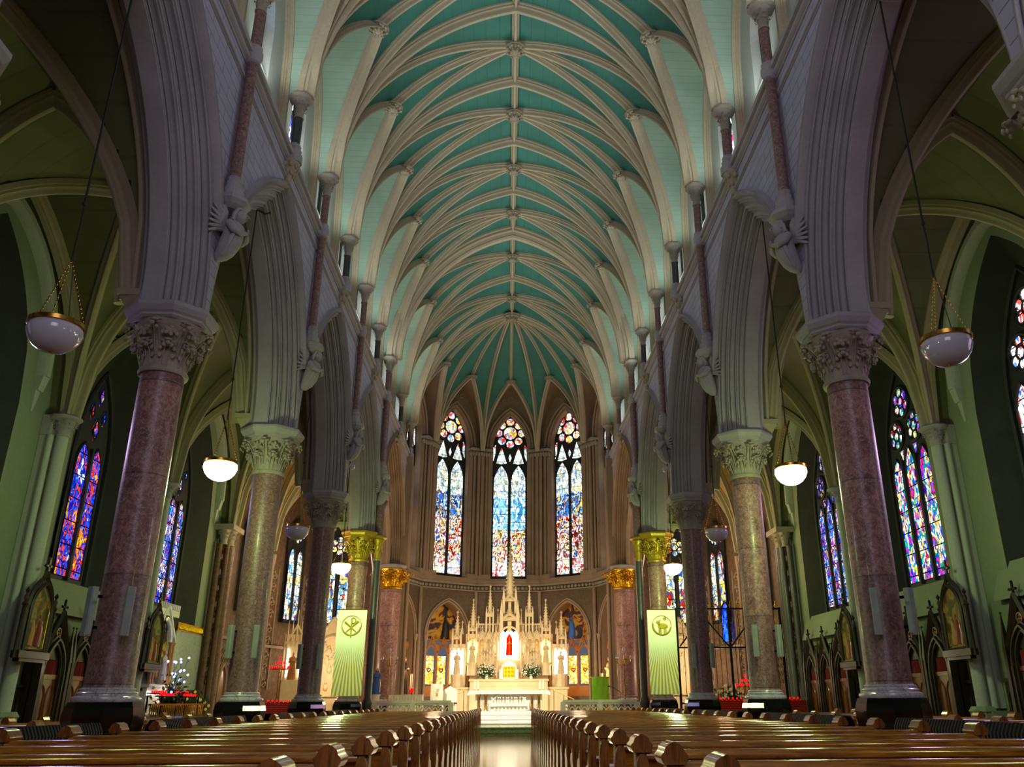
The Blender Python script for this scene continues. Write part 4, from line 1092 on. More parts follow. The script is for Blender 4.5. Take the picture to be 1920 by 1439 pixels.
# ------------------------------------------------------------------ side chapels beyond the aisles
M['chapelwall'] = stone('carved_chapel_stone', '#6b5442', .5, .7, 5.5, 14, 1.0)
def vine(T, x, z0, z1, r, m):
    n = int((z1-z0)/(2.1*r)); 
    for i in range(n):
        z = z0 + (i+.5)*(z1-z0)/n; sg = 1 if i % 2 else -1
        m.tube([(x+r*.9*(1-j/18)*cos(sg*j*.6), .03, z+r*.9*(1-j/18)*sin(sg*j*.6)) for j in range(16)], .03, 4, T)
        for q in range(3): m.sphere((x+r*.55*cos(q*2.1+i), .04, z+r*.55*sin(q*2.1+i)), (.07, .04, .07), 5, 4, T)
    for e in (-1, 1): m.box(x+e*(r+.05)-.03, x+e*(r+.05)+.03, 0, .07, z0, z1, T)
def seg_wall(p0, p1, z0, z1, win=None, gm=None, sill=4.3, top=10.2, hw=.85):
    p0 = Vector((p0[0], p0[1], 0)); p1 = Vector((p1[0], p1[1], 0)); L = (p1-p0).length; d = (p1-p0)/L
    nrm = Vector((-d.y, d.x, 0))
    mid = (p0+p1)/2; inward = Vector((8.6*(1 if mid.x > 0 else -1), 36, 0)) - mid
    if nrm.dot(inward) < 0: nrm = -nrm
    T = Matrix(((d.x, nrm.x, 0, mid.x), (d.y, nrm.y, 0, mid.y), (0, 0, 1, 0), (0, 0, 0, 1)))
    m = MB(T); m.box(-L/2, L/2, -.12, 0, z0, z1)
    if win:
        pp = pointed_poly(hw, sill, top-hw*1.6, top, 8)
        panes = []; rings = []
        for c in (-hw*.48, hw*.48):
            panes.append(pointed_poly(hw*.38, sill+.15, top-hw*2.9, top-hw*2.1, 6, cx=c)); rings.append((panes[-1], .04))
        sexfoil(panes, rings, 0, top-hw*1.2, hw*.55)
        build_window(Matrix(T) @ Matrix.Translation((0, .14, 0)), pp, panes, rings, gm, [(0, sill, top-hw*2.2, .05)], depth=.12)
    return m, T, L
M['glass_c'] = stained('chapel_glass', [(0, ['#f0f4e8', '#a82018', '#305898', '#e8c860', '#f8f8f0', '#4888b8', '#c8d8c8', '#d04828'])], 1.5, 5.0, zr=(4, 10))
for s in (-1, 1):
    m = MB(); pts = [(s*11.2, Yk(3)), (s*11.2, 38.9), (s*9.95, 42.6), (s*7.4, 42.6), (s*6.35, 40.9)]
    for i in range(4):
        w, T, L = seg_wall(pts[i], pts[i+1], FL, 12.9, win=(i in (0, 1, 2)), gm=M['glass_c'] if i != 0 else M['glass_b'], sill=5.2, hw=(.85 if i == 2 else .7), top=(10.2 if i != 0 else 9.4)); m.add(w.v, w.f)
        vm_ = MB()
        if T[0][1]*1 or True:
            for x in ((-L/2+.55, L/2-.5) if L > 2.5 else ()): vine(T, x, 2.2, 7.6, .26, vm_)
            vm_.box(-L/2, L/2, 0, .12, 4.0, 4.12, T) if L > 2.5 and i != 2 else None
            for q in range(int(L/.3)):
                for w in range(5): vm_.tube([(-L/2+.15+.3*q+.11*cos(a*pi/2), .02, 2.4+.3*w+.11*sin(a*pi/2)) for a in range(4)], .018, 4, T, closed=True) if i == 0 else None
        if vm_.v: trim(vm_, M['apse'], 50)
    struct(ob('wall_chapel_' + SIDE[s], m, M['chapelwall'], smooth=0))
    m = MB()
    for (x, y) in pts[1:4]:
        for dx, dy, r in ((0, 0, .13), (.14, -.14, .07), (-.14, -.05, .07)):
            m.lathe([(r*1.5, FL), (r*1.5, 1.5), (r, 1.7), (r, 7.4), (r*1.8, 7.95), (r*1.9, 8.1)], 10, c=(x-s*.15+dx, y-.15+dy, 0))
    trim(m, M['apse'], 50)
    if s < 0:
        d_ = MB(); d_.prism([(u+34.2, v) for u, v in pointed_poly(.42, FL, 2.3, 2.95, 8)], -11.2, -11.14, 'x'); dd_ = struct(ob('door_1', d_, M['confdoor'], smooth=0))
        d_ = MB(); d_.tube([(-11.12, 34.2+u, v) for u, v in pointed_poly(.48, FL, 2.3, 3.05, 8)], .07, 6, closed=True); ob('door_frame', d_, M['apse'], dd_)
        d_ = MB(); d_.sphere((-11.1, 34.5, 1.5), .04, 8, 6); ob('door_handle', d_, M['brass'], dd_)
    # closing wall between chapel and chancel east of the arch
    m = MB(); m.box(min(s*6.2, s*6.4), max(s*6.2, s*6.4), YA, 43, FL, 13); struct(ob('wall_vestry_' + SIDE[s], m, M['chapelwall'], smooth=0))
# ------------------------------------------------------------------ pews
PT = 1.42
def endboard(m, x0, x1, yb):
    """bench end seen from the aisle: shaped board in the y-z plane, x0..x1 thick"""
    pts = [(yb-.10, FL), (yb+.46, FL), (yb+.46, FL+.12), (yb+.40, FL+.18), (yb+.40, FL+.40), (yb+.44, FL+.50), (yb+.36, FL+.58), (yb+.20, FL+.60), (yb+.10, FL+.68), (yb+.085, 1.18), (yb+.06, 1.30), (yb-.06, 1.30), (yb-.085, 1.18), (yb-.10, 1.0)]
    m.prism(pts[::-1], x0, x1, 'x')
CAPP = [(-.062, 1.30), (.062, 1.30), (.078, 1.325), (.08, 1.35), (.062, 1.368), (.058, 1.378), (.052, 1.395), (.03, 1.412), (0, 1.425), (-.03, 1.412), (-.052, 1.395), (-.058, 1.378), (-.062, 1.368), (-.08, 1.35), (-.078, 1.325)]
def make_pew(x0, x1, label, tagside, group):
    """pew with the back at y=0, facing +y, between x0 and x1"""
    t = thing('pew', label, 'pew', (0, 0, 0), 0, group)
    for k, xx in enumerate((x0, x1)):
        e = MB(); a, b = (xx, xx+.075) if k == 0 else (xx-.075, xx)
        endboard(e, a, b, 0)
        # shield-like boss on the near edge
        cx = (a+b)/2
        e.prism([(cx-.03, .72), (cx+.03, .72), (cx+.05, .86), (cx+.052, 1.12), (cx+.04, 1.24), (cx+.02, 1.29), (cx-.02, 1.29), (cx-.04, 1.24), (cx-.052, 1.12), (cx-.05, .86)], -.125, -.09, 'y')
        po = ob('pew_end', e, M['pewend'], t, smooth=30)
        c = MB(); c.prism([(cx+u, v) for u, v in CAPP], -.115, .115, 'y'); ob('end_cap', c, M['pewend'], po, smooth=50)
        if k == tagside or tagside == 2:
            g = MB(); xx2 = (b+.002) if k == 1 else (a-.002)
            g.box(min(xx2, xx2+.003), max(xx2, xx2+.003), -.045, .045, 1.20, 1.285); gg = ob('number_card', g, M['card'], po, smooth=0); gg['label'] = 'small cream card tag'
    b = MB(); b.prism([(-.02, .80), (.035, .80), (-.015, 1.26), (-.055, 1.26)], x0+.07, x1-.07, 'x'); ob('backrest', b, M['pew'], t, smooth=20)
    r = MB(); r.prism([(-.105, 1.255), (-.11, 1.28), (-.09, 1.305), (-.04, 1.318), (0, 1.312), (.015, 1.29), (.01, 1.255)], x0+.07, x1-.07, 'x'); ob('top_rail', r, M['pew'], t, smooth=60)
    r = MB(); r.prism([(-.04, 1.05), (-.2, 1.03), (-.215, 1.045), (-.205, 1.07), (-.04, 1.085)], x0+.07, x1-.07, 'x'); ob('book_ledge', r, M['pew'], t, smooth=60)
    r = MB(); r.box(x0+.07, x1-.07, .0, .42, .76, .80); r.box(x0+.07, x1-.07, .38, .43, .73, .79); ob('seat', r, M['pew'], t, smooth=0)
    r = MB(); r.box(x0+.1, x1-.1, -.42, -.26, .52, .58); r.box(x0+.1, x1-.1, -.36, -.32, FL, .52); ob('kneeler', r, M['pew'], t, smooth=0)
    return t
pews = {}
NP = 25
for s in (-1, 1):
    x0, x1 = (-4.95, -1.0) if s < 0 else (.93, 4.9)
    for i in range(NP):
        y = 4.03 + 1.225*i
        if i == 0: pos = 'the one nearest the camera'
        elif i < 10: pos = '%s row from the camera' % OR[i]
        elif i == NP-1: pos = 'the one nearest the altar'
        else: pos = '%s row back from the altar' % OR[NP-1-i]
        lab = 'varnished oak pew %s of the centre aisle, %s' % (SIDE[s], pos)
        if s not in pews: pews[s] = make_pew(x0, x1, lab, 1 if s < 0 else 0, 'nave pews'); pews[s].location = (0, y, 0)
        else: dup(pews[s], (0, y, 0), 0, lab, 'nave pews')
# short pews in the side aisles
for s in (-1, 1):
    x0, x1 = (-9.4, -6.9) if s < 0 else (6.9, 9.4)
    first = None
    for i in range(13):
        y = 9.6 + 1.225*i
        lab = 'short varnished pew in the %s side aisle, %s row from the camera end' % (SIDE[s], OR[i])
        if first is None: first = make_pew(x0, x1, lab, 2, 'side aisle pews'); first.location = (0, y, 0)
        else: dup(first, (0, y, 0), 0, lab, 'side aisle pews')

# ------------------------------------------------------------------ ribbed black radiators between the piers
rad = None
for s in (-1, 1):
    for k in range(-1, 3):
        y0, y1 = Yk(k)+.95, Yk(k+1)-.95
        lab = 'long black ribbed radiator between %s arcade piers, %s' % (SIDE[s], ['nearest the camera', 'just past the nearest whole pier', 'just past the second whole pier', 'just before the banner'][k+1])
        if rad: dup(rad, (s*5.45, (y0+y1)/2, 0), 0, lab, 'radiators along the arcades'); continue
        rad = thing('radiator', lab, 'radiator', (s*5.45, (y0+y1)/2, 0), 0, 'radiators along the arcades')
        m = MB(); L = (y1-y0)/2; n = 62
        for i in range(n):
            yy = -L + 2*L*(i+.5)/n
            m.tube([(-.09, yy, .55), (-.09, yy, 1.3), (-.05, yy, 1.385), (.05, yy, 1.385), (.09, yy, 1.3), (.09, yy, .55)], .036, 6)
        ob('fins', m, M['iron'], rad)
        m = MB(); m.tube([(0, -L, .58), (0, L, .58)], .04, 8); m.tube([(0, -L, 1.22), (0, L, 1.22)], .03, 8); ob('pipes', m, M['iron'], rad)
        m = MB(); [m.box(-.11, .11, yy-.03, yy+.03, FL, .55) for yy in (-L+.2, 0, L-.2)]; ob('feet', m, M['iron'], rad)

# ------------------------------------------------------------------ hanging bowl lamps
lamp = {}
LAMP_POS = []
for s in (-1, 1):
    for k in (-1.5, -.5, .5, 1.5, 2.5):
        on = k in (-1.5, .5, 2.5)
        LAMP_POS.append((s*WX, Yk(k), 6.1, on))
        pos = {-1.5: 'behind the camera', -.5: 'nearest the camera', .5: 'after the nearest whole pier', 1.5: 'before the third pier', 2.5: 'in front of the banner pier'}[k]
        lab = '%s opal bowl lamp hanging in the %s arcade, %s' % ('lit glowing' if on else 'unlit', SIDE[s], pos)
        if on in lamp: dup(lamp[on], (s*WX, Yk(k), 6.06), radians(40*k), lab, 'hanging bowl lamps'); continue
        t = lamp[on] = thing('hanging_lamp', lab, 'lamp', (s*WX, Yk(k), 6.06), radians(20), 'hanging bowl lamps')
        R = .31
        m = MB(); m.lathe([(.0, -.27), (.06, -.272), (.14, -.25), (.22, -.2), (.285, -.12), (.325, -.02), (R, .08), (R-.015, .085)], 32, cap=False); ob('bowl', m, M['bowl_on'] if on else M['bowl_off'], t, smooth=80)
        m = MB(); m.lathe([(R+.005, .06), (R+.022, .07), (R+.02, .125), (R+.005, .135), (R-.02, .13), (R-.02, .07)], 32, cap=False)
        m.lathe([(.0, -.285), (.015, -.28), (.02, -.272), (.012, -.265)], 8)
        ob('brass_rim', m, M['brass'], t)
        m = MB()
        for i in range(3):
            a = 2*pi*i/3; p0 = Vector((R*cos(a), R*sin(a), .12)); p1 = Vector((0, 0, 1.05))
            for j in range(16):
                q = p0.lerp(p1, (j+.5)/16); m.sphere(q[:], (.010, .010, .026), 5, 4)
        ob('chains', m, M['brass'], t)
        m = MB(); m.tube([(0, 0, 1.03), (.01, 0, 1.6), (0, 0, 1.9)], .012, 6); m.tube([(0, 0, 1.9), (.0, 0, 6.08)], .015, 6); m.sphere((0, 0, 1.9), .035, 8, 6); m.tube([(.12, .02, .12), (.05, .01, .8), (.01, 0, 1.2)], .007, 5)
        m.tube([(0, 0, 6.0), (.03, .04, 6.05), (.18, .1, 6.02), (.3, .12, 6.09)], .02, 6)
        ob('cable', m, M['cable'], t)

# ------------------------------------------------------------------ column speakers on the piers
spk = None
for s in (-1, 1):
    for k in (0, 1, 2):
        for j, dx in enumerate((-.27, .27)):
            lab = 'slim grey speaker, %s of two on the %s pier, %s arcade' % (['left-hand', 'right-hand'][j], ['nearest whole', 'second whole', 'third whole'][k], SIDE[s])
            loc = (s*WX+dx+.02, Yk(k)-.46, 2.9); rz = radians(25)*(1 if dx > 0 else -1)
            if spk: dup(spk, loc, rz, lab, 'column speakers'); continue
            spk = thing('column_speaker', lab, 'speaker', loc, rz, 'column speakers')
            m = MB(); m.prism([(-.062, -.04), (-.045, -.055), (.045, -.055), (.062, -.04), (.062, .04), (-.062, .04)], -.345, .345, 'z'); ob('cabinet', m, M['spk'], spk, smooth=30)
            m = MB(); m.box(-.02, .02, .04, .16, .2, .24); m.box(-.02, .02, .04, .16, -.24, -.2); ob('bracket', m, M['iron'], spk, smooth=0)

# ------------------------------------------------------------------ security cameras
for s in (-1, 1):
    t = thing('security_camera', 'small white security camera on the %s arcade above the third pier' % SIDE[s], 'camera', (s*(XN+.02), Yk(2)+.42, 8.9), 0)
    m = MB(); m.tube([(0, 0, 0), (-s*.12, 0, 0)], .025, 8); ob('arm', m, M['spk'], t)
    m = MB(); m.tube([(-s*.12, .06, .02), (-s*.14, -.2, -.04)], .075, 12); m.sphere((-s*.13, -.05, -.06), .09, 12, 8); ob('housing', m, M['bowl_off'], t)

# ------------------------------------------------------------------ confessionals
conf = None
def make_conf(loc, rz, lab):
    t = thing('confessional', lab, 'confessional', loc, rz, 'confessionals along the aisle walls')
    # local: x along the wall, y=0 front plane, +y into wall, z from floor
    m = MB(); W_ = 1.34
    m.box(-W_/2, W_/2, .12, .3, 0, 2.6); ob('case', m, M['confess'], t, smooth=0)
    g = MB()
    for sd in (-1, 1):
        for n, y, r in ((0, .02, .045), (.08, -.03, .04), (.15, .03, .04)):
            g.tube([(sd*x, y, 1.95+z) for x, z in parc(.40, .72, n, 8)], r, 5)
            g.box(min(sd*(.40+n-r), sd*(.40+n+r)), max(sd*(.40+n-r), sd*(.40+n+r)), y-r, y+r, 0, 1.95)
        g.tube([(sd*.6, -.02, 2.3), (sd*.0, -.02, 3.42)], .055, 4); g.tube([(sd*.55, .03, 2.3), (0, .03, 3.3)], .05, 4)
    g.prism([(-.62, 2.3), (.62, 2.3), (0, 3.32)], .06, .12, 'y')
    ob('gable', g, M['confess'], t, smooth=40)
    g = MB(); g.tube([(.1*cos(i*pi/6), .02, 2.92+.1*sin(i*pi/6)) for i in range(12)], .02, 5, closed=True)
    for i in range(3): g.sphere((.045*cos(pi/2+i*2*pi/3), .03, 2.92+.045*sin(pi/2+i*2*pi/3)), (.04, .02, .04), 8, 5)
    ob('trefoil', g, M['confdoor'], t)
    g = MB(); g.box(-.022, .022, -.03, .015, 3.36, 3.66); g.box(-.10, .10, -.03, .015, 3.5, 3.545)
    for p in ((0, 3.67), (.11, 3.52), (-.11, 3.52)): g.sphere((p[0], -.01, p[1]), .034, 8, 6)
    ob('cross', g, M['iron'], t)
    for sd in (-1, 1):
        g = MB(); x = sd*.6; g.frustum([(x-.07, -.12), (x+.07, -.12), (x+.07, .08), (x-.07, .08)], 0, [(x-.05, -.09), (x+.05, -.09), (x+.05, .08), (x-.05, .08)], 2.25)
        g.frustum([(x-.06, -.1), (x+.06, -.1), (x+.06, .04), (x-.06, .04)], 2.25, [(x-.008, -.03), (x+.008, -.03), (x+.008, -.015), (x-.008, -.015)], 3.05)
        g.sphere((x, -.02, 3.07), .03, 6, 5); ob('pinnacle', g, M['confess'], t, smooth=20)
    c = MB(); rows = []
    for j in range(2):
        rows.append([(-.40+.8*i/24, .09+.025*sin(i*1.7), (1.95 if j == 0 else 1.95+parc_z(.40, .72, 0, abs(-.40+.8*i/24)))) for i in range(25)])
    c.grid(rows); ob('curtain', c, M['cloth_r'], t)
    d = MB(); d.box(-.42, .42, .06, .10, 0, 1.95); d.box(-.42, .42, .03, .06, 1.85, 1.95); d.box(-.42, .42, .03, .06, 0, .15)
    for x in (-.2, .2): d.tube([(x+u, .05, v) for u, v in pointed_poly(.15, .25, 1.45, 1.72, 6)], .022, 4, closed=True)
    ob('door', d, M['confdoor'], t, smooth=20)
    return t
for s in (-1, 1):
    for bay in ((.5, 1.5) if s < 0 else (.5, 1.5, 2.5)):
        for j in (-1, 0, 1):
            loc = (s*10.86, Yk(bay)+1.36*j, FL); rz = radians(90)*(-s)
            lab = 'carved oak confessional, %s wall, %s of %s' % (SIDE[s], {-1: 'near one', 0: 'middle one', 1: 'far one'}[j], {.5: 'the nearest three', 1.5: 'the middle three' if s > 0 else 'the farther three', 2.5: 'the farthest three'}[bay])
            if conf: dup(conf, loc, rz, lab, 'confessionals along the aisle walls')
            else: conf = make_conf(loc, rz, lab)

# ------------------------------------------------------------------ stations of the cross
def painting_mat(name, seed):
    t = NT(name); b = t.bsdf(.7, .2); co = t.coord(); mp = t.node('Mapping'); mp.inputs['Location'].default_value = (seed*2.3, seed, seed*.7); t.lk(co, mp.inputs[0])
    n = t.noise(2.6, 4, mp.outputs[0], .55, 1.2)
    c = t.ramp(n.outputs[0], [(.25, srgb('#2a2410')), (.42, srgb('#4a4520')), (.5, srgb('#80502c')), (.56, srgb('#8a7a44')), (.62, srgb('#5a6446')), (.75, srgb('#2c3020'))])
    t.lk(c, b.inputs['Base Color']); return t.m
for s in (-1, 1):
    for k in (0, 1, 2):
        who = ['nearest the camera', 'opposite the second whole pier', 'opposite the third whole pier'][k]
        t = thing('station_of_the_cross', 'gabled painted station of the cross, %s aisle, %s' % (SIDE[s], who), 'framed painting', (s*10.40, Yk(k)-.1, .12), radians(90)*(-s), 'stations of the cross')
        f = MB(); z0, zs, za = 2.62, 3.45, 4.05
        for w, r, y in ((.42, .05, -.04), (.5, .045, 0)): f.tube([(u, y, v) for u, v in pointed_poly(w, z0, zs, za+(w-.42)*2, 8)], r, 5, closed=True)
        for sd in (-1, 1): f.tube([(sd*.6, 0, 3.35), (0, 0, 4.32)], .05, 4)
        f.box(-.62, .62, -.1, .08, 2.45, 2.6); f.box(-.5, .5, -.06, .08, 2.38, 2.45)
        f.prism([(-.52, 3.3), (.52, 3.3), (0, 4.2)], .02, .08, 'y'); f.box(-.55, .55, .02, .08, 2.5, 3.6)
        ob('frame', f, M['confess'], t, smooth=30)
        p = MB(); p.prism(pointed_poly(.39, z0+.03, zs, za-.04, 8), -.012, .018, 'y'); pp = ob('painting', p, painting_mat('station_painting', k+3*(s > 0)), t, smooth=0)
        for fx, fh, fm in ((-.14, .95, 'warmstone'), (.08, 1.0, 'cloth_r'), (.2, .8, 'confdoor')):
            g = MB(); g.tube([(fx, -.02, 2.72), (fx+.03, -.04, 2.72+.3*fh), (fx, -.04, 2.72+.5*fh), (fx, -.03, 2.72+.56*fh)], [.09, .08, .05, .02], 8, Matrix.Diagonal((1, .3, 1, 1))); g.sphere((fx, -.012, 2.72+.62*fh), (.035, .01, .045), 8, 6)
            ob('painted_figure', g, M[fm], pp, smooth=60)
        g = MB(); g.tube([(u, -.02, v) for u, v in pointed_poly(.38, z0+.04, zs, za-.05, 8)], .012, 4, closed=True); ob('gilt_fillet', g, M['gold'], pp)
        for sd in (-1, 1):
            f = MB(); x = sd*.6; f.lathe([(.05, 2.45), (.04, 2.6), (.04, 3.5), (.07, 3.55), (.03, 3.62), (.05, 3.7), (.02, 3.78), (.05, 3.84), (.0, 3.92)], 8, c=(x, 0, 0)); ob('side_pinnacle', f, M['confess'], t)
        f = MB(); f.box(-.03, .03, -.03, .03, 4.25, 4.6); f.box(-.11, .11, -.03, .03, 4.42, 4.47)
        for q in ((0, 4.62), (.12, 4.445), (-.12, 4.445)): f.sphere((q[0], 0, q[1]), .035, 6, 5)
        ob('finial_cross', f, M['confess'], t)
        f = MB(); f.box(-.08, .08, .08, .2, 2.6, 2.8); f.box(-.08, .08, .08, .2, 3.4, 3.6); ob('wall_fixing', f, M['iron'], t, smooth=0)

# ------------------------------------------------------------------ banners
t = NT('banner_rays'); b = t.bsdf(.75, .2); sp = t.node('SeparateXYZ'); t.lk(t.coord(), sp.inputs[0])
dx = sp.outputs[0]; dz = t.math('SUBTRACT', 4.45, sp.outputs[2])
an = t.math('ARCTAN2', dx, dz); st_ = t.math('FRACT', t.math('MULTIPLY', an, 18.0)); k1 = t.math('LESS_THAN', st_, .48)
below = t.math('GREATER_THAN', dz, .72); k2 = t.math('MULTIPLY', k1, below)
fz = t.node('MapRange'); fz.inputs[1].default_value = .7; fz.inputs[2].default_value = 1.6; t.lk(dz, fz.inputs[0])
c = t.mix(t.math('MULTIPLY', k2, fz.outputs[0]), srgb('#f3f5e6'), srgb('#cdb42a')); t.lk(c, b.inputs['Base Color']); M['banner'] = t.m
M['bgold'] = plain('banner_gold_print', '#b39a14', .6)
def banner(s, lab):
    t = thing('banner', lab, 'banner', (s*5.72, Yk(3)-.8, 0), 0, 'tall banners')
    m = MB(); rows = []
    for j in range(17):
        z = 4.84 - 2.98*j/16; rows.append([(-.53+1.06*i/12, .012*sin(i*.9+s)*(j/16)+.01*sin(j*.7), z) for i in range(13)])
    back = [[(x, y+.012, z) for x, y, z in r] for r in rows]
    m.grid(rows); m.grid(back, flip=True)
    cl = ob('cloth', m, M['banner'], t)
    m = MB(); m.tube([(-.56, 0, 4.85), (.56, 0, 4.85)], .018, 8); m.tube([(-.5, .0, 4.85), (0, .35, 5.25), (.5, 0, 4.85)], .006, 5); m.tube([(-.5, 0, 4.85), (-.5, .45, 4.85)], .012, 6); m.tube([(.5, 0, 4.85), (.5, .45, 4.85)], .012, 6)
    ob('hanging_rod', m, M['brass'], t)
    m = MB(); cz = 4.28; yy = -.022
    def ring(r, w, a0=0, a1=360, cx=0, cz_=cz): m.tube([(cx+r*cos(radians(a0+(a1-a0)*i/40)), yy, cz_+r*sin(radians(a0+(a1-a0)*i/40))) for i in range(41)], w, 5)
    if s < 0:   # circle with the Chi-Rho
        ring(.35, .014); ring(.335, .024, 190, 350)
        m.tube([(0, yy, cz+.26), (0, yy, cz-.42)], .022, 5)
        m.tube([(0, yy, cz+.26), (.08, yy, cz+.27), (.14, yy, cz+.22), (.15, yy, cz+.15), (.11, yy, cz+.09), (0, yy, cz+.07)], .02, 5)
        m.tube([(-.24, yy, cz+.14), (0, yy, cz-.07), (.22, yy, cz-.26)], [.04, .022, .016], 5); m.tube([(.24, yy, cz+.16), (0, yy, cz-.07), (-.22, yy, cz-.26)], [.04, .022, .016], 5)
    else:       # circle with the lamb and a small cross-star
        ring(.35, .014, 0, 360); ring(.335, .03, 170, 350)
        m.sphere((.02, yy, cz-.02), (.17, .012, .10), 14, 8); m.sphere((-.13, yy, cz+.12), (.075, .012, .06), 10, 6); m.tube([(-.08, yy, cz+.02), (-.12, yy, cz+.12)], .05, 6)
        m.tube([(-.09, yy, cz+.16), (-.04, yy, cz+.2)], .015, 5)
        for x in (-.1, -.04, .09, .15): m.tube([(x, yy, cz-.08), (x-.01, yy, cz-.3)], .022, 5)
        m.tube([(.18, yy, cz+.02), (.21, yy, cz-.08)], .02, 5)
        for a in (0, 45, 90, 135): m.tube([(.12+.06*cos(radians(a)), yy, cz+.24+.06*sin(radians(a))), (.12-.06*cos(radians(a)), yy, cz+.24-.06*sin(radians(a)))], .012, 4)
    ob('emblem', m, M['bgold'], cl)
    return t
banner(-1, 'tall pale banner with a gold circled Chi-Rho and rays on the left chancel pier')
banner(1, 'tall pale banner with a gold circled lamb and rays on the right chancel pier')

# ------------------------------------------------------------------ marble balustrades
for s in (-1, 1):
    x0, x1 = (2.2, 5.15)
    t = thing('altar_rail', 'pale marble altar rail with pierced arches %s of the aisle steps' % SIDE[s], 'altar rail', (s*(x0+x1)/2, 34.32, 0), 0, 'altar rails'); L = (x1-x0)/2
    m = MB(); m.box(-L, L, -.12, .12, 1.60, 1.70); m.box(-L, L, -.09, .09, 1.52, 1.60)
    for i in range(40): m.box(-L+2*L*(i+.2)/40, -L+2*L*(i+.7)/40, -.11, -.085, 1.54, 1.58)
    ob('top_rail', m, M['white'], t, smooth=0)
    m = MB(); m.box(-L, L, -.12, .12, CF-.82, CF-.6); ob('base', m, M['white'], t, smooth=0)
    m = MB(); n = 12
    for i in range(n):
        cx = -L + 2*L*(i+.5)/n
        for sd in (-1, 1): m.tube([(cx+sd*x, 0, 1.27+z) for x, z in parc(.105, .17, 0, 5)], .03, 5)
        m.tube([(cx-.12, 0, CF-.6), (cx-.12, 0, 1.3)], .03, 6); m.prism([(cx-.12-.05, 1.52), (cx-.12+.05, 1.52), (cx-.12, 1.40)], -.04, .04, 'y')
    ob('arcading', m, M['white'], t)
    for x in (-L, 0, L):
        m = MB(); m.box(x-.1, x+.1, -.15, .15, CF-.82, 1.62); m.frustum([(x-.09, -.1), (x+.09, -.1), (x+.09, .1), (x-.09, .1)], 1.40, [(x-.01, -.01), (x+.01, -.01), (x+.01, .01), (x-.01, .01)], 1.66); ob('post', m, M['white'], t, smooth=0)

# ------------------------------------------------------------------ figures of stone
def statue(name, label, loc, h, mat, rz=0, cat='statue', head=None, group=None, arms='fold', mantle=None):
    t = thing(name, label, cat, loc, rz, group); k = h/1.6
    m = MB()
    m.lathe([(.26*k, 0), (.24*k, .1*k), (.21*k, .5*k), (.17*k, .9*k), (.19*k, 1.15*k), (.17*k, 1.28*k), (.06*k, 1.34*k), (.05*k, 1.4*k)], 14, Matrix.Diagonal((1, .8, 1, 1)))
    for i in range(9):
        a = 2*pi*i/9; m.tube([(.24*k*cos(a), .19*k*sin(a), .02), (.2*k*cos(a), .16*k*sin(a), .5*k), (.15*k*cos(a+.1), .13*k*sin(a+.1), .95*k)], [.035*k, .03*k, .02*k], 5)
    for sd in (-1, 1):
        if arms == 'fold': m.tube([(sd*.17*k, 0, 1.24*k), (sd*.22*k, -.06*k, .98*k), (sd*.06*k, -.2*k, 1.08*k)], [.065*k, .06*k, .04*k], 7)
        else: m.tube([(sd*.17*k, 0, 1.24*k), (sd*.26*k, -.08*k, 1.02*k), (sd*.32*k, -.18*k, 1.12*k)], [.065*k, .06*k, .035*k], 7)
    ob('robed_body', m, mat, t, smooth=60)
    m = MB(); m.sphere((0, -.01*k, 1.48*k), (.085*k, .095*k, .115*k), 12, 9); m.tube([(0, -.09*k, 1.49*k), (0, -.115*k, 1.46*k), (0, -.095*k, 1.45*k)], .012*k, 5)
    for sd in (-1, 1): m.sphere((sd*.05*k, -.2*k if arms == 'fold' else -.18*k, 1.08*k), .035*k, 6, 5) if arms == 'fold' else m.sphere((sd*.32*k, -.18*k, 1.14*k), .035*k, 6, 5)
    ob('head_and_hands', m, head or mat, t, smooth=60)
    if mantle:
        m = MB(); rows = []
        for j in range(9):
            z = (1.58-1.45*j/8)*k; w = (.09+.17*min(1, j/5))*k
            rows.append([(w*sin(a), w*.8*cos(a)+.02*k, z) for a in [radians(-115+230*i/14) for i in range(15)]])
        m.grid(rows); ob('mantle', m, mantle, t, smooth=60)
    return t

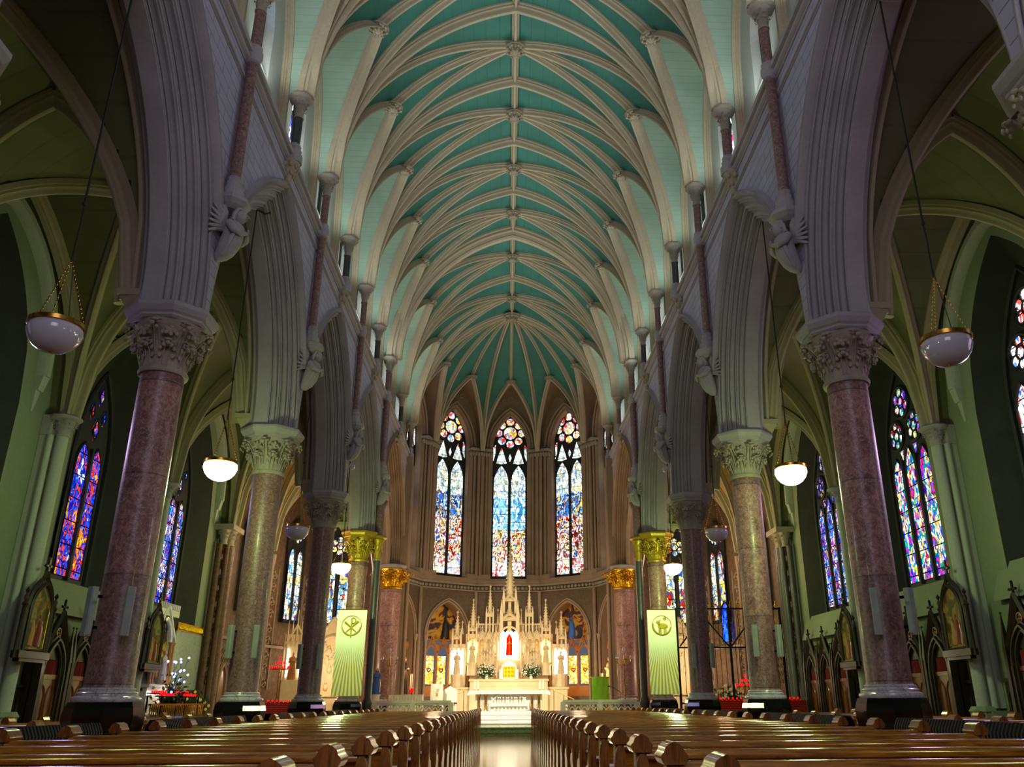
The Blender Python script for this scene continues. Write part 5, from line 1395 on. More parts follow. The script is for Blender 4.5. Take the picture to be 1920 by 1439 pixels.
# ------------------------------------------------------------------ high altar reredos
RX = .08; RY = 43.6
rt = thing('reredos', 'towering cream stone reredos with spires and lit niches behind the altar', 'reredos', (RX, RY, 0))
def spire_part(x, z0, zc, zt, w, y=0, name='spire', tower=True, mat=None):
    """square canopy tower from z0 with open stage to zc and crocketed spire to zt"""
    m = MB()
    if tower:
        for sx in (-1, 1):
            for sy in (-1, 1):
                m.box(x+sx*w*.42-w*.09, x+sx*w*.42+w*.09, y+sy*w*.36-w*.09, y+sy*w*.36+w*.09, z0, zc)
                m.frustum([(x+sx*w*.42-w*.1, y+sy*w*.36-w*.1), (x+sx*w*.42+w*.1, y+sy*w*.36-w*.1), (x+sx*w*.42+w*.1, y+sy*w*.36+w*.1), (x+sx*w*.42-w*.1, y+sy*w*.36+w*.1)], zc,
                          [(x+sx*w*.42-.005, y+sy*w*.36-.005), (x+sx*w*.42+.005, y+sy*w*.36-.005), (x+sx*w*.42+.005, y+sy*w*.36+.005), (x+sx*w*.42-.005, y+sy*w*.36+.005)], zc+w*.9)
        hs = min((zc-z0)*.5, w*.9)
        for sd in (-1, 1): m.tube([(x+sd*w*.36, y-w*.4, zc-hs*.2), (x, y-w*.45, zc+hs*.55)], w*.06, 4)
        m.box(x-w*.36, x+w*.36, y-w*.28, y+w*.3, zc-hs*.35, zc+hs*.12)
        m.box(x-w*.10, x+w*.10, y-w*.1, y+w*.3, z0, zc)
    n = 6
    m.frustum([(x+w*.32*cos(2*pi*i/n), y+w*.32*sin(2*pi*i/n)) for i in range(n)], zc, [(x+.012*cos(2*pi*i/n), y+.012*sin(2*pi*i/n)) for i in range(n)], zt-.12)
    c = max(4, int((zt-zc)/(.16 if w < .6 else .2)))
    for j in range(c):
        t_ = (j+.4)/c; r = w*.34*(1-t_)+.02; z = zc+(zt-.15-zc)*t_
        for i in range(n):
            a = 2*pi*i/n; m.sphere((x+r*cos(a), y+r*sin(a), z), (w*.07, w*.07, w*.06), 5, 3)
    cz = zt-.13; m.box(x-.016, x+.016, y-.016, y+.016, cz, zt+.06); m.box(x-.06, x+.06, y-.016, y+.016, zt-.03, zt+.005)
    return ob(name, m, mat or M['cream'], rt, smooth=30)
b = MB(); b.box(-2.95, 2.95, -.25, .5, CF, 2.3); b.box(-3.02, 3.02, -.3, .5, 2.22, 2.32); b.box(-1.95, 1.95, -.45, .5, CF, 2.6); b.box(-2.0, 2.0, -.5, .5, 2.6, 2.70); b.box(-1.95, 1.95, -.47, -.44, 2.36, 2.42)
ob('base', b, M['cream'], rt, smooth=0)
b = MB(); b.box(-2.0, 2.0, .2, .45, 2.7, 4.9); b.box(-2.95, -2.2, .2, .45, 2.3, 4.2); b.box(2.2, 2.95, .2, .45, 2.3, 4.2); ob('back_wall', b, M['cream'], rt, smooth=0)
spire_part(0, 5.95, 6.65, 9.62, .74, 0, 'central_spire')
spire_part(0, 5.0, 5.7, 6.3, 1.0, .0, 'central_canopy')
for sd in (-1, 1):
    spire_part(sd*1.02, 5.0, 5.9, 7.32, .42); spire_part(sd*1.88, 4.5, 5.15, 6.62, .48); spire_part(sd*2.68, 4.1, 4.75, 6.0, .5)
    spire_part(sd*2.42, 4.3, 4.9, 5.5, .2, .05, 'pinnacle', False); spire_part(sd*1.6, 4.9, 5.2, 5.75, .2, 0, 'pinnacle', False); spire_part(sd*.6, 5.1, 5.4, 6.1, .2, -.1, 'pinnacle', False); spire_part(sd*2.12, 4.6, 4.7, 5.3, .16, 0, 'pinnacle', False)
    # canopied gables over the relief
    m = MB()
    for q in range(3):
        cx = sd*(.68+.36*q)
        for e in (-1, 1): m.tube([(cx+e*.19, -.12, 4.62), (cx, -.16, 5.06)], .035, 4); m.tube([(cx+e*x, -.1, 4.5+z) for x, z in parc(.15, .24, 0, 5)], .03, 5)
        m.box(cx-.015, cx+.015, -.17, -.14, 5.05, 5.3); m.box(cx-.05, cx+.05, -.17, -.14, 5.18, 5.21)
        m.prism([(cx-.18, 4.66), (cx+.18, 4.66), (cx, 5.02)], -.1, .2, 'y')
    for q in range(14): 
        cx = sd*(.55+.085*q); m.box(cx-.014, cx+.014, -.02, .04, 4.9, 5.36)
    m.box(min(sd*.5, sd*1.65), max(sd*.5, sd*1.65), -.03, .06, 5.36, 5.42); m.box(min(sd*.5, sd*1.65), max(sd*.5, sd*1.65), .0, .2, 4.7, 5.0)
    ob('cresting', m, M['cream'], rt, smooth=30)
    # relief group
    m = MB(); random.seed(5+sd)
    for q in range(7):
        cx = sd*(.66+.15*q); zz_ = 3.0+.14*((q*3) % 4); hh = .95+.2*((q*5) % 3)/2
        m.tube([(cx, .12, zz_), (cx+.02*sd, .06, zz_+hh*.5), (cx, .05, zz_+hh*.85)], [.12, .11, .05], 8); m.sphere((cx, .02, zz_+hh*.98), (.06, .06, .08), 8, 6)
        m.tube([(cx-.08, .03, zz_+hh*.7), (cx+.04, -.05, zz_+hh*.5), (cx+.12, -.02, zz_+hh*.6)], .035, 6)
    r_ = ob('relief_figures', m, M['cream'], rt, smooth=60); r_['label'] = 'carved crowd of stone figures in relief'
    # niche shells
    for x, z0, z1, w, key in ((2.64, 2.95, 4.1, .32, 'neon'), (1.88, 3.5, 4.6, .26, 'neon_y')):
        m = MB(); m.prism([(sd*x+u, v) for u, v in [(-w, z0), (w, z0), (w, z1-.12), (w*.75, z1+.06), (w*.5, z1-.06), (0, z1+.12), (-w*.5, z1-.06), (-w*.75, z1+.06), (-w, z1-.12)]], .14, .17, 'y'); q = ob('lit_niche', m, M[key], rt, smooth=0)
        q['label'] = 'glowing %s niche' % ('white' if key == 'neon' else 'yellow')
        m = MB()
        for e in (-1, 1): m.lathe([(.04, z0-.1), (.03, z0), (.03, z1), (.05, z1+.08)], 7, c=(sd*x+e*(w+.05), -.05, 0))
        m.lathe([(.26, z0-.62), (.24, z0-.2), (.3, z0-.05), (.3, z0)], 8, c=(sd*x, 0, 0)); m.box(sd*x-w-.08, sd*x+w+.08, -.12, .14, z1+.1, z1+.3)
        ob('niche_frame', m, M['cream'], rt)
for e in (-1, 1):
    statue('statue', 'stone saint statue before the glowing white niche at the %s end of the reredos' % SIDE[e], (RX+e*2.64, RY-.05, 2.96), 1.1, M['statue_w'], group='reredos statues')
    statue('statue', 'stone saint statue before the yellow-lit niche on the %s of the reredos' % SIDE[e], (RX+e*1.88, RY-.05, 3.5), 1.0, M['statue_w'], group='reredos statues')
m = MB(); m.prism([(u, v) for u, v in [(-.5, 3.75), (.5, 3.75), (.5, 4.95), (.36, 5.12), (.22, 4.95), (0, 5.2), (-.22, 4.95), (-.36, 5.12), (-.5, 4.95)]], .1, .14, 'y'); ob('throne_glow', m, M['neon'], rt, smooth=0)
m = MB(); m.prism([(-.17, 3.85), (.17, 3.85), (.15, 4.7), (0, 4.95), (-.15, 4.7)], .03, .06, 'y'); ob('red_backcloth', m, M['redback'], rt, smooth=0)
m = MB()
for e in (-1, 1):
    m.lathe([(.05, 2.75), (.035, 2.9), (.035, 4.6), (.06, 4.75)], 8, c=(e*.62, -.2, 0)); m.lathe([(.04, 3.7), (.03, 3.8), (.03, 4.7), (.05, 4.8)], 8, c=(e*.5, -.05, 0))
    m.tube([(e*x, -.18, 4.75+z) for x, z in parc(.5, .5, 0, 6)], .05, 5)
ob('throne_columns', m, M['cloth_r'] if False else M['cream'], rt)
m = MB(); m.box(-.012, .012, -.03, 0, 3.78, 4.75); m.box(-.17, .17, -.03, 0, 4.4, 4.43); m.tube([(0, -.05, 3.98), (0, -.06, 4.2), (0, -.05, 4.42)], [.025, .04, .035], 6); m.sphere((0, -.06, 4.48), .035, 6, 5)
tt = thing('crucifix', 'gilt crucifix before the red backcloth in the glowing central niche', 'crucifix', (RX, RY-.1, 0)); ob('cross', m, M['gold'], tt)
m = MB()
for e in (-1, 1): m.tube([(e*x, -.5, 3.1+z) for x, z in parc(.36, .55, 0, 8)], .06, 6); m.box(min(e*.3, e*.48), max(e*.3, e*.48), -.56, -.4, 2.7, 3.15)
m.prism([(-.3, 3.3), (.3, 3.3), (0, 3.75)], -.5, -.3, 'y'); m.box(-.45, .45, -.5, .1, 2.7, 2.76); ob('tabernacle_arch', m, M['white'], rt)
m = MB(); m.box(-.27, .27, -.48, -.42, 2.76, 3.34)
for q in range(3):
    for w_ in range(3): m.sphere((-.17+.17*q, -.48, 2.87+.18*w_), (.06, .02, .06), 8, 5)
ob('tabernacle_door', m, M['gold'], rt)

# ------------------------------------------------------------------ altar table
AXC = .08
at = thing('altar', 'white marble altar with cloth, gold columns and Last Supper relief', 'altar', (AXC, 38.0, 0))
m = MB(); m.box(-1.62, 1.62, -.5, .5, CF, CF+.1); m.box(-1.45, 1.45, -.3, .45, CF+.1, 2.0); m.box(-1.55, 1.55, -.48, .5, 1.98, 2.06); ob('body', m, M['white'], at, smooth=0)
m = MB(); m.box(-1.7, 1.7, -.55, .55, 2.06, 2.1); m.prism([(-1.72, 2.1), (-1.8, 1.93), (-1.74, 1.9), (-1.62, 1.95), (1.62, 1.95), (1.74, 1.9), (1.8, 1.93), (1.72, 2.1)], -.575, -.555, 'y')
for e in (-1, 1): m.box(min(e*1.7, e*1.72), max(e*1.7, e*1.72), -.56, .55, 1.9, 2.1)
ob('altar_cloth', m, M['cloth_w'], at, smooth=0)
for x in (-1.3, -1.0, 1.0, 1.3):
    m = MB(); m.lathe([(.09, CF+.1), (.06, CF+.17), (.055, 1.84), (.09, 1.96)], 10, c=(x, -.42, 0)); o = ob('column', m, M['brass'], at); o['label'] = 'small honey-gold column'
m = MB()
for q in range(13):
    x = -.72+.12*q; m.tube([(x, -.34, 1.55), (x+.02*((q % 3)-1), -.38, 1.72)], [.06, .05], 7); m.sphere((x+.02*((q % 3)-1), -.4, 1.80), (.04, .04, .05), 7, 5)
m.box(-.8, .8, -.42, -.3, 1.45, 1.56)
for q in range(9): m.tube([(-.64+.16*q, -.43, 1.25), (-.6+.16*q, -.44, 1.4)], .04, 6)
for e in (-1, 1): m.tube([(e*x, -.36, 1.3+z) for x, z in parc(.85, .62, 0, 8)], .05, 6)
ob('relief', m, M['white'], at)
# candles on the altar
for j, x in enumerate((-1.5, -1.36, 1.36, 1.5)):
    t = thing('candle', 'lit white candle on the altar cloth, %s of four from the left' % OR[j], 'candle', (AXC+x, 38.0, 2.1), 0, 'altar candles')
    m = MB(); m.lathe([(.06, 0), (.05, .03), (.03, .05)], 10); ob('holder', m, M['brass'], t)
    m = MB(); m.lathe([(.035, .05), (.035, .34)], 10); ob('wax', m, M['cloth_w'], t)
    m = MB(); m.sphere((0, 0, .38), (.014, .014, .03), 6, 5); ob('flame', m, M['flame'], t)
# flowers
def flowers(label, loc, w, h, cols, n=60, seed=1, cat='flowers', vase=True, leafn=50, group=None, sc=1):
    t = thing('flower_arrangement', label, cat, loc, 0, group); random.seed(seed)
    if vase: m = MB(); m.lathe([(.08, 0), (.1, .08), (.07, .16), (.11, .22)], 12); ob('vase', m, M['white'], t)
    L = MB()
    for i in range(leafn):
        a = random.uniform(0, pi); r = random.uniform(.3, 1); x = w*cos(a)*r; z = .15+h*sin(a)*r; y = random.uniform(-.15, .15)
        L.tube([(0, 0, .15), (x*.6, y*.6, z*.7), (x, y, z)], [.006, .006, .004], 4); d = Vector((random.uniform(-.1, .1), random.uniform(-.05, .05), random.uniform(-.04, .1)))
        p = Vector((x, y, z))
        for q in range(4):
            p2 = p*(1-.18*q) + Vector((random.uniform(-.08, .08), random.uniform(-.08, .08), random.uniform(-.05, .08))); d2 = Vector((random.uniform(-.14, .14), random.uniform(-.1, .1), random.uniform(-.05, .14))); w2 = Vector((.045, -.03, .02))
            L.add([p2[:], (p2+d2*.5+w2)[:], (p2+d2*1.2)[:], (p2+d2*.5-w2)[:]], [(0, 1, 2, 3)])
    ob('foliage', L, M['leaf'], t)
    for ci, (cm, nm, frac, rr) in enumerate(cols):
        f = MB()
        for q in range(5): f.sphere((rr*.6*cos(q*1.257), 0, rr*.6*sin(q*1.257)), (rr*.5, rr*.3, rr*.5), 5, 3)
        f.sphere((0, -.01, 0), rr*.5, 5, 3); o = None
        for i in range(int(n*frac)):
            a = random.uniform(0, pi); r = sqrt(random.uniform(.05, 1)); x = w*cos(a)*r; z = .2+h*sin(a)*r; y = random.uniform(-.2, -.02)
            if o is None: o = ob(nm, f, cm, t, loc=(x, y, z))
            else: c = o.copy(); COL.objects.link(c); c.location = (x, y, z)
    return t
for e in (-1, 1): flowers('white lily arrangement on the reredos ledge %s of the tabernacle' % SIDE[e], (RX+e*1.12, RY-.25, 2.7), .5, .55, [(M['petal_w'], 'white_bloom', 1, .03)], 55, 3+e, group='reredos flowers')
# ------------------------------------------------------------------ chancel furniture
t = thing('lectern', 'white cloth-fronted lectern with gold emblem standing left of the altar', 'lectern', (-2.95, 36.6, 0))
m = MB(); m.box(-.26, .26, -.03, .0, 1.5, 2.36); ob('front_cloth', m, M['cloth_w'], t, smooth=0)
m = MB(); m.lathe([(.2, CF), (.18, CF+.06), (.04, CF+.1), (.04, 2.2)], 12, c=(0, .12, 0)); m.box(-.24, .24, .0, .25, 2.24, 2.3); ob('stand', m, M['brass'], t)
m = MB(); m.tube([(0, -.04, 2.15), (0, -.04, 1.85)], .012, 5); m.tube([(.03, -.04, 2.15), (.09, -.04, 2.11), (.03, -.04, 2.05)], .01, 5); m.tube([(-.06, -.04, 2.0), (.06, -.04, 1.88)], .01, 5); m.tube([(.06, -.04, 2.0), (-.06, -.04, 1.88)], .01, 5); ob('emblem', m, M['bgold'], t)
t = thing('celebrant_chair', 'white gabled-back chair left of the altar', 'chair', (-2.42, 37.0, 0))
m = MB(); m.prism([(-.3, 1.5), (.3, 1.5), (.3, 2.1), (0, 2.28), (-.3, 2.1)], .0, .06, 'y'); ob('backrest', m, M['cloth_w'], t, smooth=0)
m = MB(); m.box(-.3, .3, -.45, .0, 1.56, 1.62); ob('seat', m, M['cloth_r'], t, smooth=0)
for sx in (-1, 1):
    for y in (-.42, .02): m = MB(); m.box(sx*.27-.03, sx*.27+.03, y-.03, y+.03, CF, 1.56); ob('leg', m, M['white'], t, smooth=0)
t = thing('ambo', 'reading desk draped in lime green cloth right of the altar', 'ambo', (3.94, 36.5, 0))
m = MB(); rows = []
for j in range(9): rows.append([(-.37+.74*i/16, -.02+.014*sin(i*1.1+j*.4), 2.6-.95*j/8) for i in range(17)])
m.grid(rows); m.box(-.39, .39, -.03, .3, 2.58, 2.62); ob('green_cloth', m, M['cloth_g'], t)
m = MB(); m.box(-.33, .33, .02, .3, CF, 2.58); ob('desk', m, M['confdoor'], t, smooth=0)
t = thing('microphone_stand', 'thin microphone stand leaning beside the green draped ambo', 'microphone', (4.75, 36.3, 0))
m = MB(); m.lathe([(.14, CF), (.13, CF+.03), (.012, CF+.05), (.012, 2.0)], 12); ob('stand', m, M['iron'], t); m = MB(); m.tube([(0, 0, 2.0), (-.25, -.05, 2.15), (-.45, -.05, 2.22)], .012, 6); m.sphere((-.47, -.05, 2.23), (.04, .03, .03), 8, 6); ob('boom', m, M['iron'], t)
t = thing('credence_table', 'long low table under a pale pleated cloth at the left of the chancel', 'table', (-4.35, 37.4, 0))
m = MB(); m.box(-.75, .75, -.28, .28, 1.9, 1.94); ob('top', m, M['cloth_w'], t, smooth=0); m = MB(); rows = [[(-.75+1.5*i/60, -.28+.02*sin(i*1.3), z) for i in range(61)] for z in (CF+.02, 1.9)]; m.grid(rows); m.box(-.74, .74, -.2, .27, CF, 1.89); ob('pleated_cloth', m, M['cloth_w'], t)
for s in (-1, 1):
    t = thing('candelabrum', 'tall brass candelabrum with three branches on the %s of the chancel' % SIDE[s], 'candelabrum', (s*5.0, 36.6, CF), 0, 'tall candelabra')
    m = MB(); m.lathe([(.22, 0), (.2, .05), (.04, .1), (.025, .6), (.05, .7), (.025, .8), (.025, 1.9), (.05, 1.95), (.02, 2.3)], 12); ob('stem', m, M['brass'], t)
    m = MB()
    for e in (-1, 1): m.tube([(0, 0, 1.9), (e*.2, 0, 1.92), (e*.3, 0, 2.05), (e*.3, 0, 2.15)], .02, 6); m.lathe([(.06, 2.14), (.05, 2.16)], 8, c=(e*.3, 0, 0))
    m.tube([(0, 0, 1.95), (0, -.2, 2.0), (0, -.28, 2.12)], .02, 6); ob('branches', m, M['brass'], t)
    m = MB()
    for x, z in ((-.3, 2.16), (.3, 2.16), (0, 2.5)): m.sphere((x, 0, z+.07), (.055, .055, .085), 8, 6)
    m.tube([(0, 0, 2.3), (0, 0, 2.5)], .02, 6); ob('glass_shades', m, M['bowl_off'], t)
m = MB(); m.lathe([(.2, 0), (.17, .1), (.17, .7), (.24, .78)], 8); tag(ob('pedestal', m, M['white'], loc=(-5.45, 36.3, CF)), 'white marble pedestal under the small statue by the left banner', 'pedestal')
statue('statue', 'painted statue in white veil and blue robe by the left chancel pier', (-5.45, 36.3, CF+.78), 1.05, M['robe_b'], head=M['skin'], mantle=M['cloth_w'])
for sd in (-1, 1):
    t = thing('stair_rail', 'small brass handrail beside the steps on the %s of the altar' % SIDE[sd], 'handrail', (AXC+sd*2.0, 38.6, CF), 0, 'brass handrails')
    m = MB(); [m.tube([(sd*x, 0, 0), (sd*x, 0, .95-.45*x)], .018, 6) for x in (0, .45, .9)]; ob('posts', m, M['brass'], t); m = MB(); m.tube([(0, 0, .95), (sd*.9, 0, .55)], .025, 8); ob('rail', m, M['brass'], t)
# statues in the outer apse niches with candles
for s in (-1, 1):
    T = apse_T(s*72, RA-.15)
    p = T @ Vector((0, 0, 0)); rz = -radians(s*72)
    m = MB(); m.box(-.6, .6, -.35, .14, 0, .75); m.box(-.75, .75, -.45, .14, .75, .82); tag(ob('side_altar', m, M['warmstone'], loc=(p.x, p.y, CF), rot=(0, 0, rz), smooth=0), 'small terracotta side altar under the %s outer apse niche' % SIDE[s], 'altar', 'apse side altars')
    statue('statue', 'dark-robed statue standing in the %s outer apse niche' % SIDE[s], (p.x, p.y, CF+.82), 1.75, M['robe_k'] if s < 0 else M['statue_w'], rz, head=M['skin'], group='outer apse statues')
    for j, u in enumerate((-.6, -.42, .42, .6)):
        q = T @ Vector((u, .2, 0)); t = thing('tall_candle', 'tall thin candle on the %s side altar of the apse, %s from its left' % (SIDE[s], OR[j]), 'candle', (q.x, q.y, CF+.82), 0, 'side altar candles')
        m = MB(); m.lathe([(.05, 0), (.02, .04), (.02, .2), (.04, .22)], 8); ob('holder', m, M['brass'], t); m = MB(); m.lathe([(.022, .22), (.022, .95)], 8); ob('wax', m, M['cloth_w'], t)
q = apse_T(-72, RA-.5) @ Vector((.3, 0, 0))
t = thing('sanctuary_lamp', 'red glass votive lamp glowing on the left side altar of the apse', 'lamp', (q.x, q.y, CF+.82)); m = MB(); m.lathe([(.07, 0), (.03, .03), (.03, .08), (.08, .1)], 10); ob('foot', m, M['brass'], t); m = MB(); m.lathe([(.07, .1), (.09, .2), (.075, .28)], 10); ob('glass', m, M['redlamp'], t)

# ------------------------------------------------------------------ left aisle shrine
t = thing('wall_shrine', 'tall white carved stone shrine canopy on the left aisle wall', 'shrine', (-10.95, 27.6, 0), radians(90))
m = MB(); m.box(-.85, .85, -.05, .2, FL, 2.1); m.box(-.95, .95, -.15, .2, 2.1, 2.2); ob('base', m, M['white'], t, smooth=0)
for x in (-.75, -.55, .55, .75): m = MB(); m.lathe([(.09, 2.2), (.06, 2.3), (.055, 3.4), (.09, 3.5)], 10, c=(x, -.02, 0)); ob('colonnette', m, M['warmstone'], t)
m = MB()
for e in (-1, 1): m.tube([(e*x, 0, 3.5+z) for x, z in parc(.5, .7, 0, 8)], .07, 6); m.tube([(e*.9, 0, 3.5), (0, 0, 4.6)], .06, 5)
m.box(-.95, .95, 0, .2, 4.3, 4.5)
for q in range(12): m.tube([(-.9+1.8*(q+.5)/12, -.02, 4.5), (-.9+1.8*(q+.5)/12, -.02, 4.68)], .03, 5)
ob('canopy', m, M['white'], t); m = MB(); m.prism(pointed_poly(.5, 2.3, 3.5, 4.2, 8), .1, .14, 'y'); ob('gold_panel', m, mosaic('shrine_mosaic', 9), t, smooth=0)
statue('statue', 'small pale statue inside the white left aisle shrine', (-10.85, 27.6, 2.22), 1.0, M['statue_w'], radians(90), head=M['skin'])
m = MB(); t = thing('mosaic_panel', 'blue-grey scroll-patterned wall panel with gold frieze left of the side chapel', 'wall panel', (-11.13, 30.3, 0), radians(90))
m = MB(); m.box(-1.3, 1.3, 0, .04, 2.0, 3.95)
M['scrollblue'] = marble('scroll_mosaic', ['#6a7a78', '#a8b4a4', '#76888a'], 5, .5, '#35444a', 0, 60, 0, .8); ob('field', m, M['scrollblue'], t, smooth=0)
m = MB(); m.box(-1.3, 1.3, -.02, .04, 3.95, 4.22); 
for q in range(22): m.tube([(-1.25+2.5*(q+.5)/22+.05*cos(j*pi/4), -.03, 4.085+.09*sin(j*pi/4)) for j in range(8)], .012, 4, closed=True)
f = ob('frieze', m, M['gold'], t, smooth=20); f['label'] = 'gold pierced frieze'
t = thing('shrine_rail', 'low brass rail of small balusters before the left aisle shrine', 'rail', (-9.75, 26.4, FL), radians(90), None)
m = MB(); m.box(-2.1, 2.1, -.04, .04, 1.24, 1.29); ob('top_rail', m, M['brass'], t, smooth=0)
m = MB()
for q in range(30): m.lathe([(.02, .85), (.035, .95), (.015, 1.05), (.03, 1.15), (.02, 1.24)], 6, c=(-2.05+4.1*q/29, 0, 0))
m.box(-2.1, 2.1, -.05, .05, .8, .86); ob('balusters', m, M['brass'], t)
m = MB(); [m.box(x-.04, x+.04, -.04, .04, 0, .8) for x in (-2, 0, 2)]; ob('posts', m, M['confess'], t, smooth=0)
flowers('tall arrangement of yellow and white roses before the left aisle shrine', (-10.3, 27.0, FL+.9), .6, 1.1, [(M['petal_y'], 'yellow_rose', .4, .05), (M['petal_w'], 'white_rose', .3, .05), (M['robe_k'], 'dark_bloom', .3, .04)], 40, 11, leafn=90, vase=True)
flowers('low arrangement of white and dark blooms beside the gold frieze panel', (-10.3, 29.3, FL+.9), .5, .6, [(M['petal_y'], 'yellow_rose', .5, .05), (M['robe_k'], 'dark_bloom', .5, .04)], 24, 12, leafn=60)
for j, y in enumerate((27.0, 29.3)): m = MB(); m.lathe([(.22, 0), (.2, .05), (.06, .12), (.05, .8), (.2, .9)], 12); tag(ob('flower_stand', m, M['iron'], loc=(-10.3, y, FL)), 'dark stand under the %s arrangement by the left aisle shrine' % ['tall', 'low'][j], 'stand', 'flower stands')
# fairy lights among the flowers
random.seed(3)
t = thing('fairy_light_string', 'string of blue-white fairy lights twined through the tall shrine flowers', 'string lights', (-10.25, 27.0, FL+.95))
P = [(random.uniform(-.15, .2), random.uniform(-.55, .75), .5+random.uniform(0, 1.2)) for i in range(20)]
m = MB(); m.tube([(0, 0, 0)] + sorted(P, key=lambda p: p[1]), .006, 4); ob('wire', m, M['leaf'], t)
for p in P:
    m = MB(); m.sphere(p, .035, 8, 6); ob('bulb', m, M['bluelamp'], t)
# red votive candles in racks
def rack(name_pos, loc, rz, nx, ny, g, w=.9):
    t = thing('votive_rack', 'sloping iron rack of red votive candles %s' % name_pos, 'candle rack', loc, rz, g)
    m = MB(); [m.box(x-.02, x+.02, y-.02, y+.02, 0, .95) for x in (-w/2, w/2) for y in (-.2, .2)]
    for j in range(ny): m.box(-w/2, w/2, -.25+.5*j/ny, -.25+.5*(j+1)/ny, .92+.08*j, .95+.08*j)
    ob('frame', m, M['iron'], t, smooth=0)
    T = Matrix.Translation(loc) @ Matrix.Rotation(rz, 4, 'Z')
    for j in range(ny):
        for i in range(nx):
            p = T @ Vector((-w/2+w*(i+.5)/nx, -.25+.5*(j+.5)/ny, .95+.08*j)); yield p
vm = MB(); vm.lathe([(.02, 0), (.025, .02), (.026, .055), (.0, .07)], 8)
vot = None
def votives(pos, loc, rz, nx, ny, g, w=.9):
    global vot
    for p in rack(pos, loc, rz, nx, ny, 'votive candle racks', w):
        lab = 'small red glass votive candle in the rack %s' % pos
        if vot is None: vot = ob('votive_candle', vm, M['redlamp']); tag(vot, lab, 'candle', g); vot.location = p
        else: c = vot.copy(); COL.objects.link(c); c.location = p; c['label'] = lab; c['group'] = g
votives('before the left shrine, near half', (-9.95, 25.6, FL+.55), radians(90), 7, 2, 'votives in the near shrine rack', 1.1)
votives('before the left shrine, far half', (-9.95, 27.4, FL+.55), radians(90), 7, 2, 'votives in the far shrine rack', 1.1)
votives('beyond the second left pier', (-8.1, 31.2, FL+.3), 0, 6, 2, 'votives beyond the second left pier', .9)
votives('between the second and third right piers', (8.1, 31.0, FL+.3), 0, 6, 2, 'votives between right piers', .9)
votives('beside the right chapel gate shaft', (10.35, 31.0, FL+.3), 0, 4, 2, 'votives by the right gate shaft', .6)
M['redlat'] = ashlar('red_lattice', '#c02818', 'xz', .06, .06, '#3a0805', .5, .012, .5)
for x, w, lab in ((-8.1, 1.1, 'beyond the second left pier'), (8.1, 1.1, 'between the second and third right piers'), (10.35, .7, 'beside the right chapel gate shaft')):
    m = MB(); m.box(-w/2, w/2, 0, .03, .5, 1.3); m.box(-w/2, -w/2+.05, -.02, .05, 0, 1.3); m.box(w/2-.05, w/2, -.02, .05, 0, 1.3); tag(ob('red_screen', m, M['redlat'], loc=(x, 30.7, FL), smooth=0), 'low red lattice screen before the rack %s' % lab, 'screen', 'red lattice screens')

# ------------------------------------------------------------------ side chapels: altars, lamps, gate
for s in (-1, 1):
    t = thing('chapel_altar', 'warm lit carved stone altar and reredos in the %s side chapel' % SIDE[s], 'altar', (s*8.6, 42.2, 0), 0, 'side chapel altars')
    m = MB(); m.box(-1.1, 1.1, -.9, .1, FL, 1.9); m.box(-1.2, 1.2, -.95, .1, 1.9, 2.0); ob('table', m, M['cream'], t, smooth=0)
    m = MB(); m.box(-1.1, 1.1, .1, .3, FL, 4.6)
    for e in (-1, 1):
        m.tube([(e*x, 0, 3.6+z) for x, z in parc(.9, 1.1, 0, 8)], .09, 6); m.tube([(e*1.1, 0, 3.9), (0, 0, 5.6)], .08, 5); m.box(min(e*.95, e*1.15), max(e*.95, e*1.15), -.1, .1, 2, 4.6)
    m.prism([(-1.0, 4.2), (1.0, 4.2), (0, 5.5)], .05, .2, 'y'); ob('reredos_wall', m, M['cream'], t, smooth=30)
    m = MB(); random.seed(8)
    for q in range(24): x = random.uniform(-.75, .75); z = random.uniform(2.1, 4.2); m.sphere((x, .05, z), (.12, .08, .17), 7, 5); m.sphere((x, .0, z+.2), .06, 6, 5)
    ob('relief', m, M['cream'], t, smooth=60)
# lit side statue in the left chapel
t = thing('lit_niche', 'canopied niche with white strip lights around a statue in the left chapel', 'niche', (-9.75, 39.6, 0), radians(25))
m = MB(); m.box(-.5, .5, 0, .12, FL, 4.6); m.box(-.55, .55, -.4, .1, FL, 2.6)
for e in (-1, 1): m.tube([(e*.45, -.1, 4.2), (0, -.12, 5.0)], .05, 5); m.lathe([(.06, 2.6), (.04, 2.7), (.04, 4.0), (.07, 4.15)], 8, c=(e*.42, -.2, 0))
for q in range(5): m.tube([(-.4+.2*q, -.1, 4.3), (-.4+.2*q, -.1, 5.2+.5*(q == 2))], [.06, .01], 5)
ob('shell', m, M['cream'], t, smooth=40)
for e in (-1, 1): m = MB(); m.box(e*.3-.03, e*.3+.03, -.06, -.02, 2.75, 3.95); o = ob('strip_light', m, M['neon'], t, smooth=0)
statue('statue', 'brown robed statue between white strip lights in the left chapel', (-9.75, 39.4, 2.62), 1.2, M['warmstone'], radians(25), head=M['skin'])
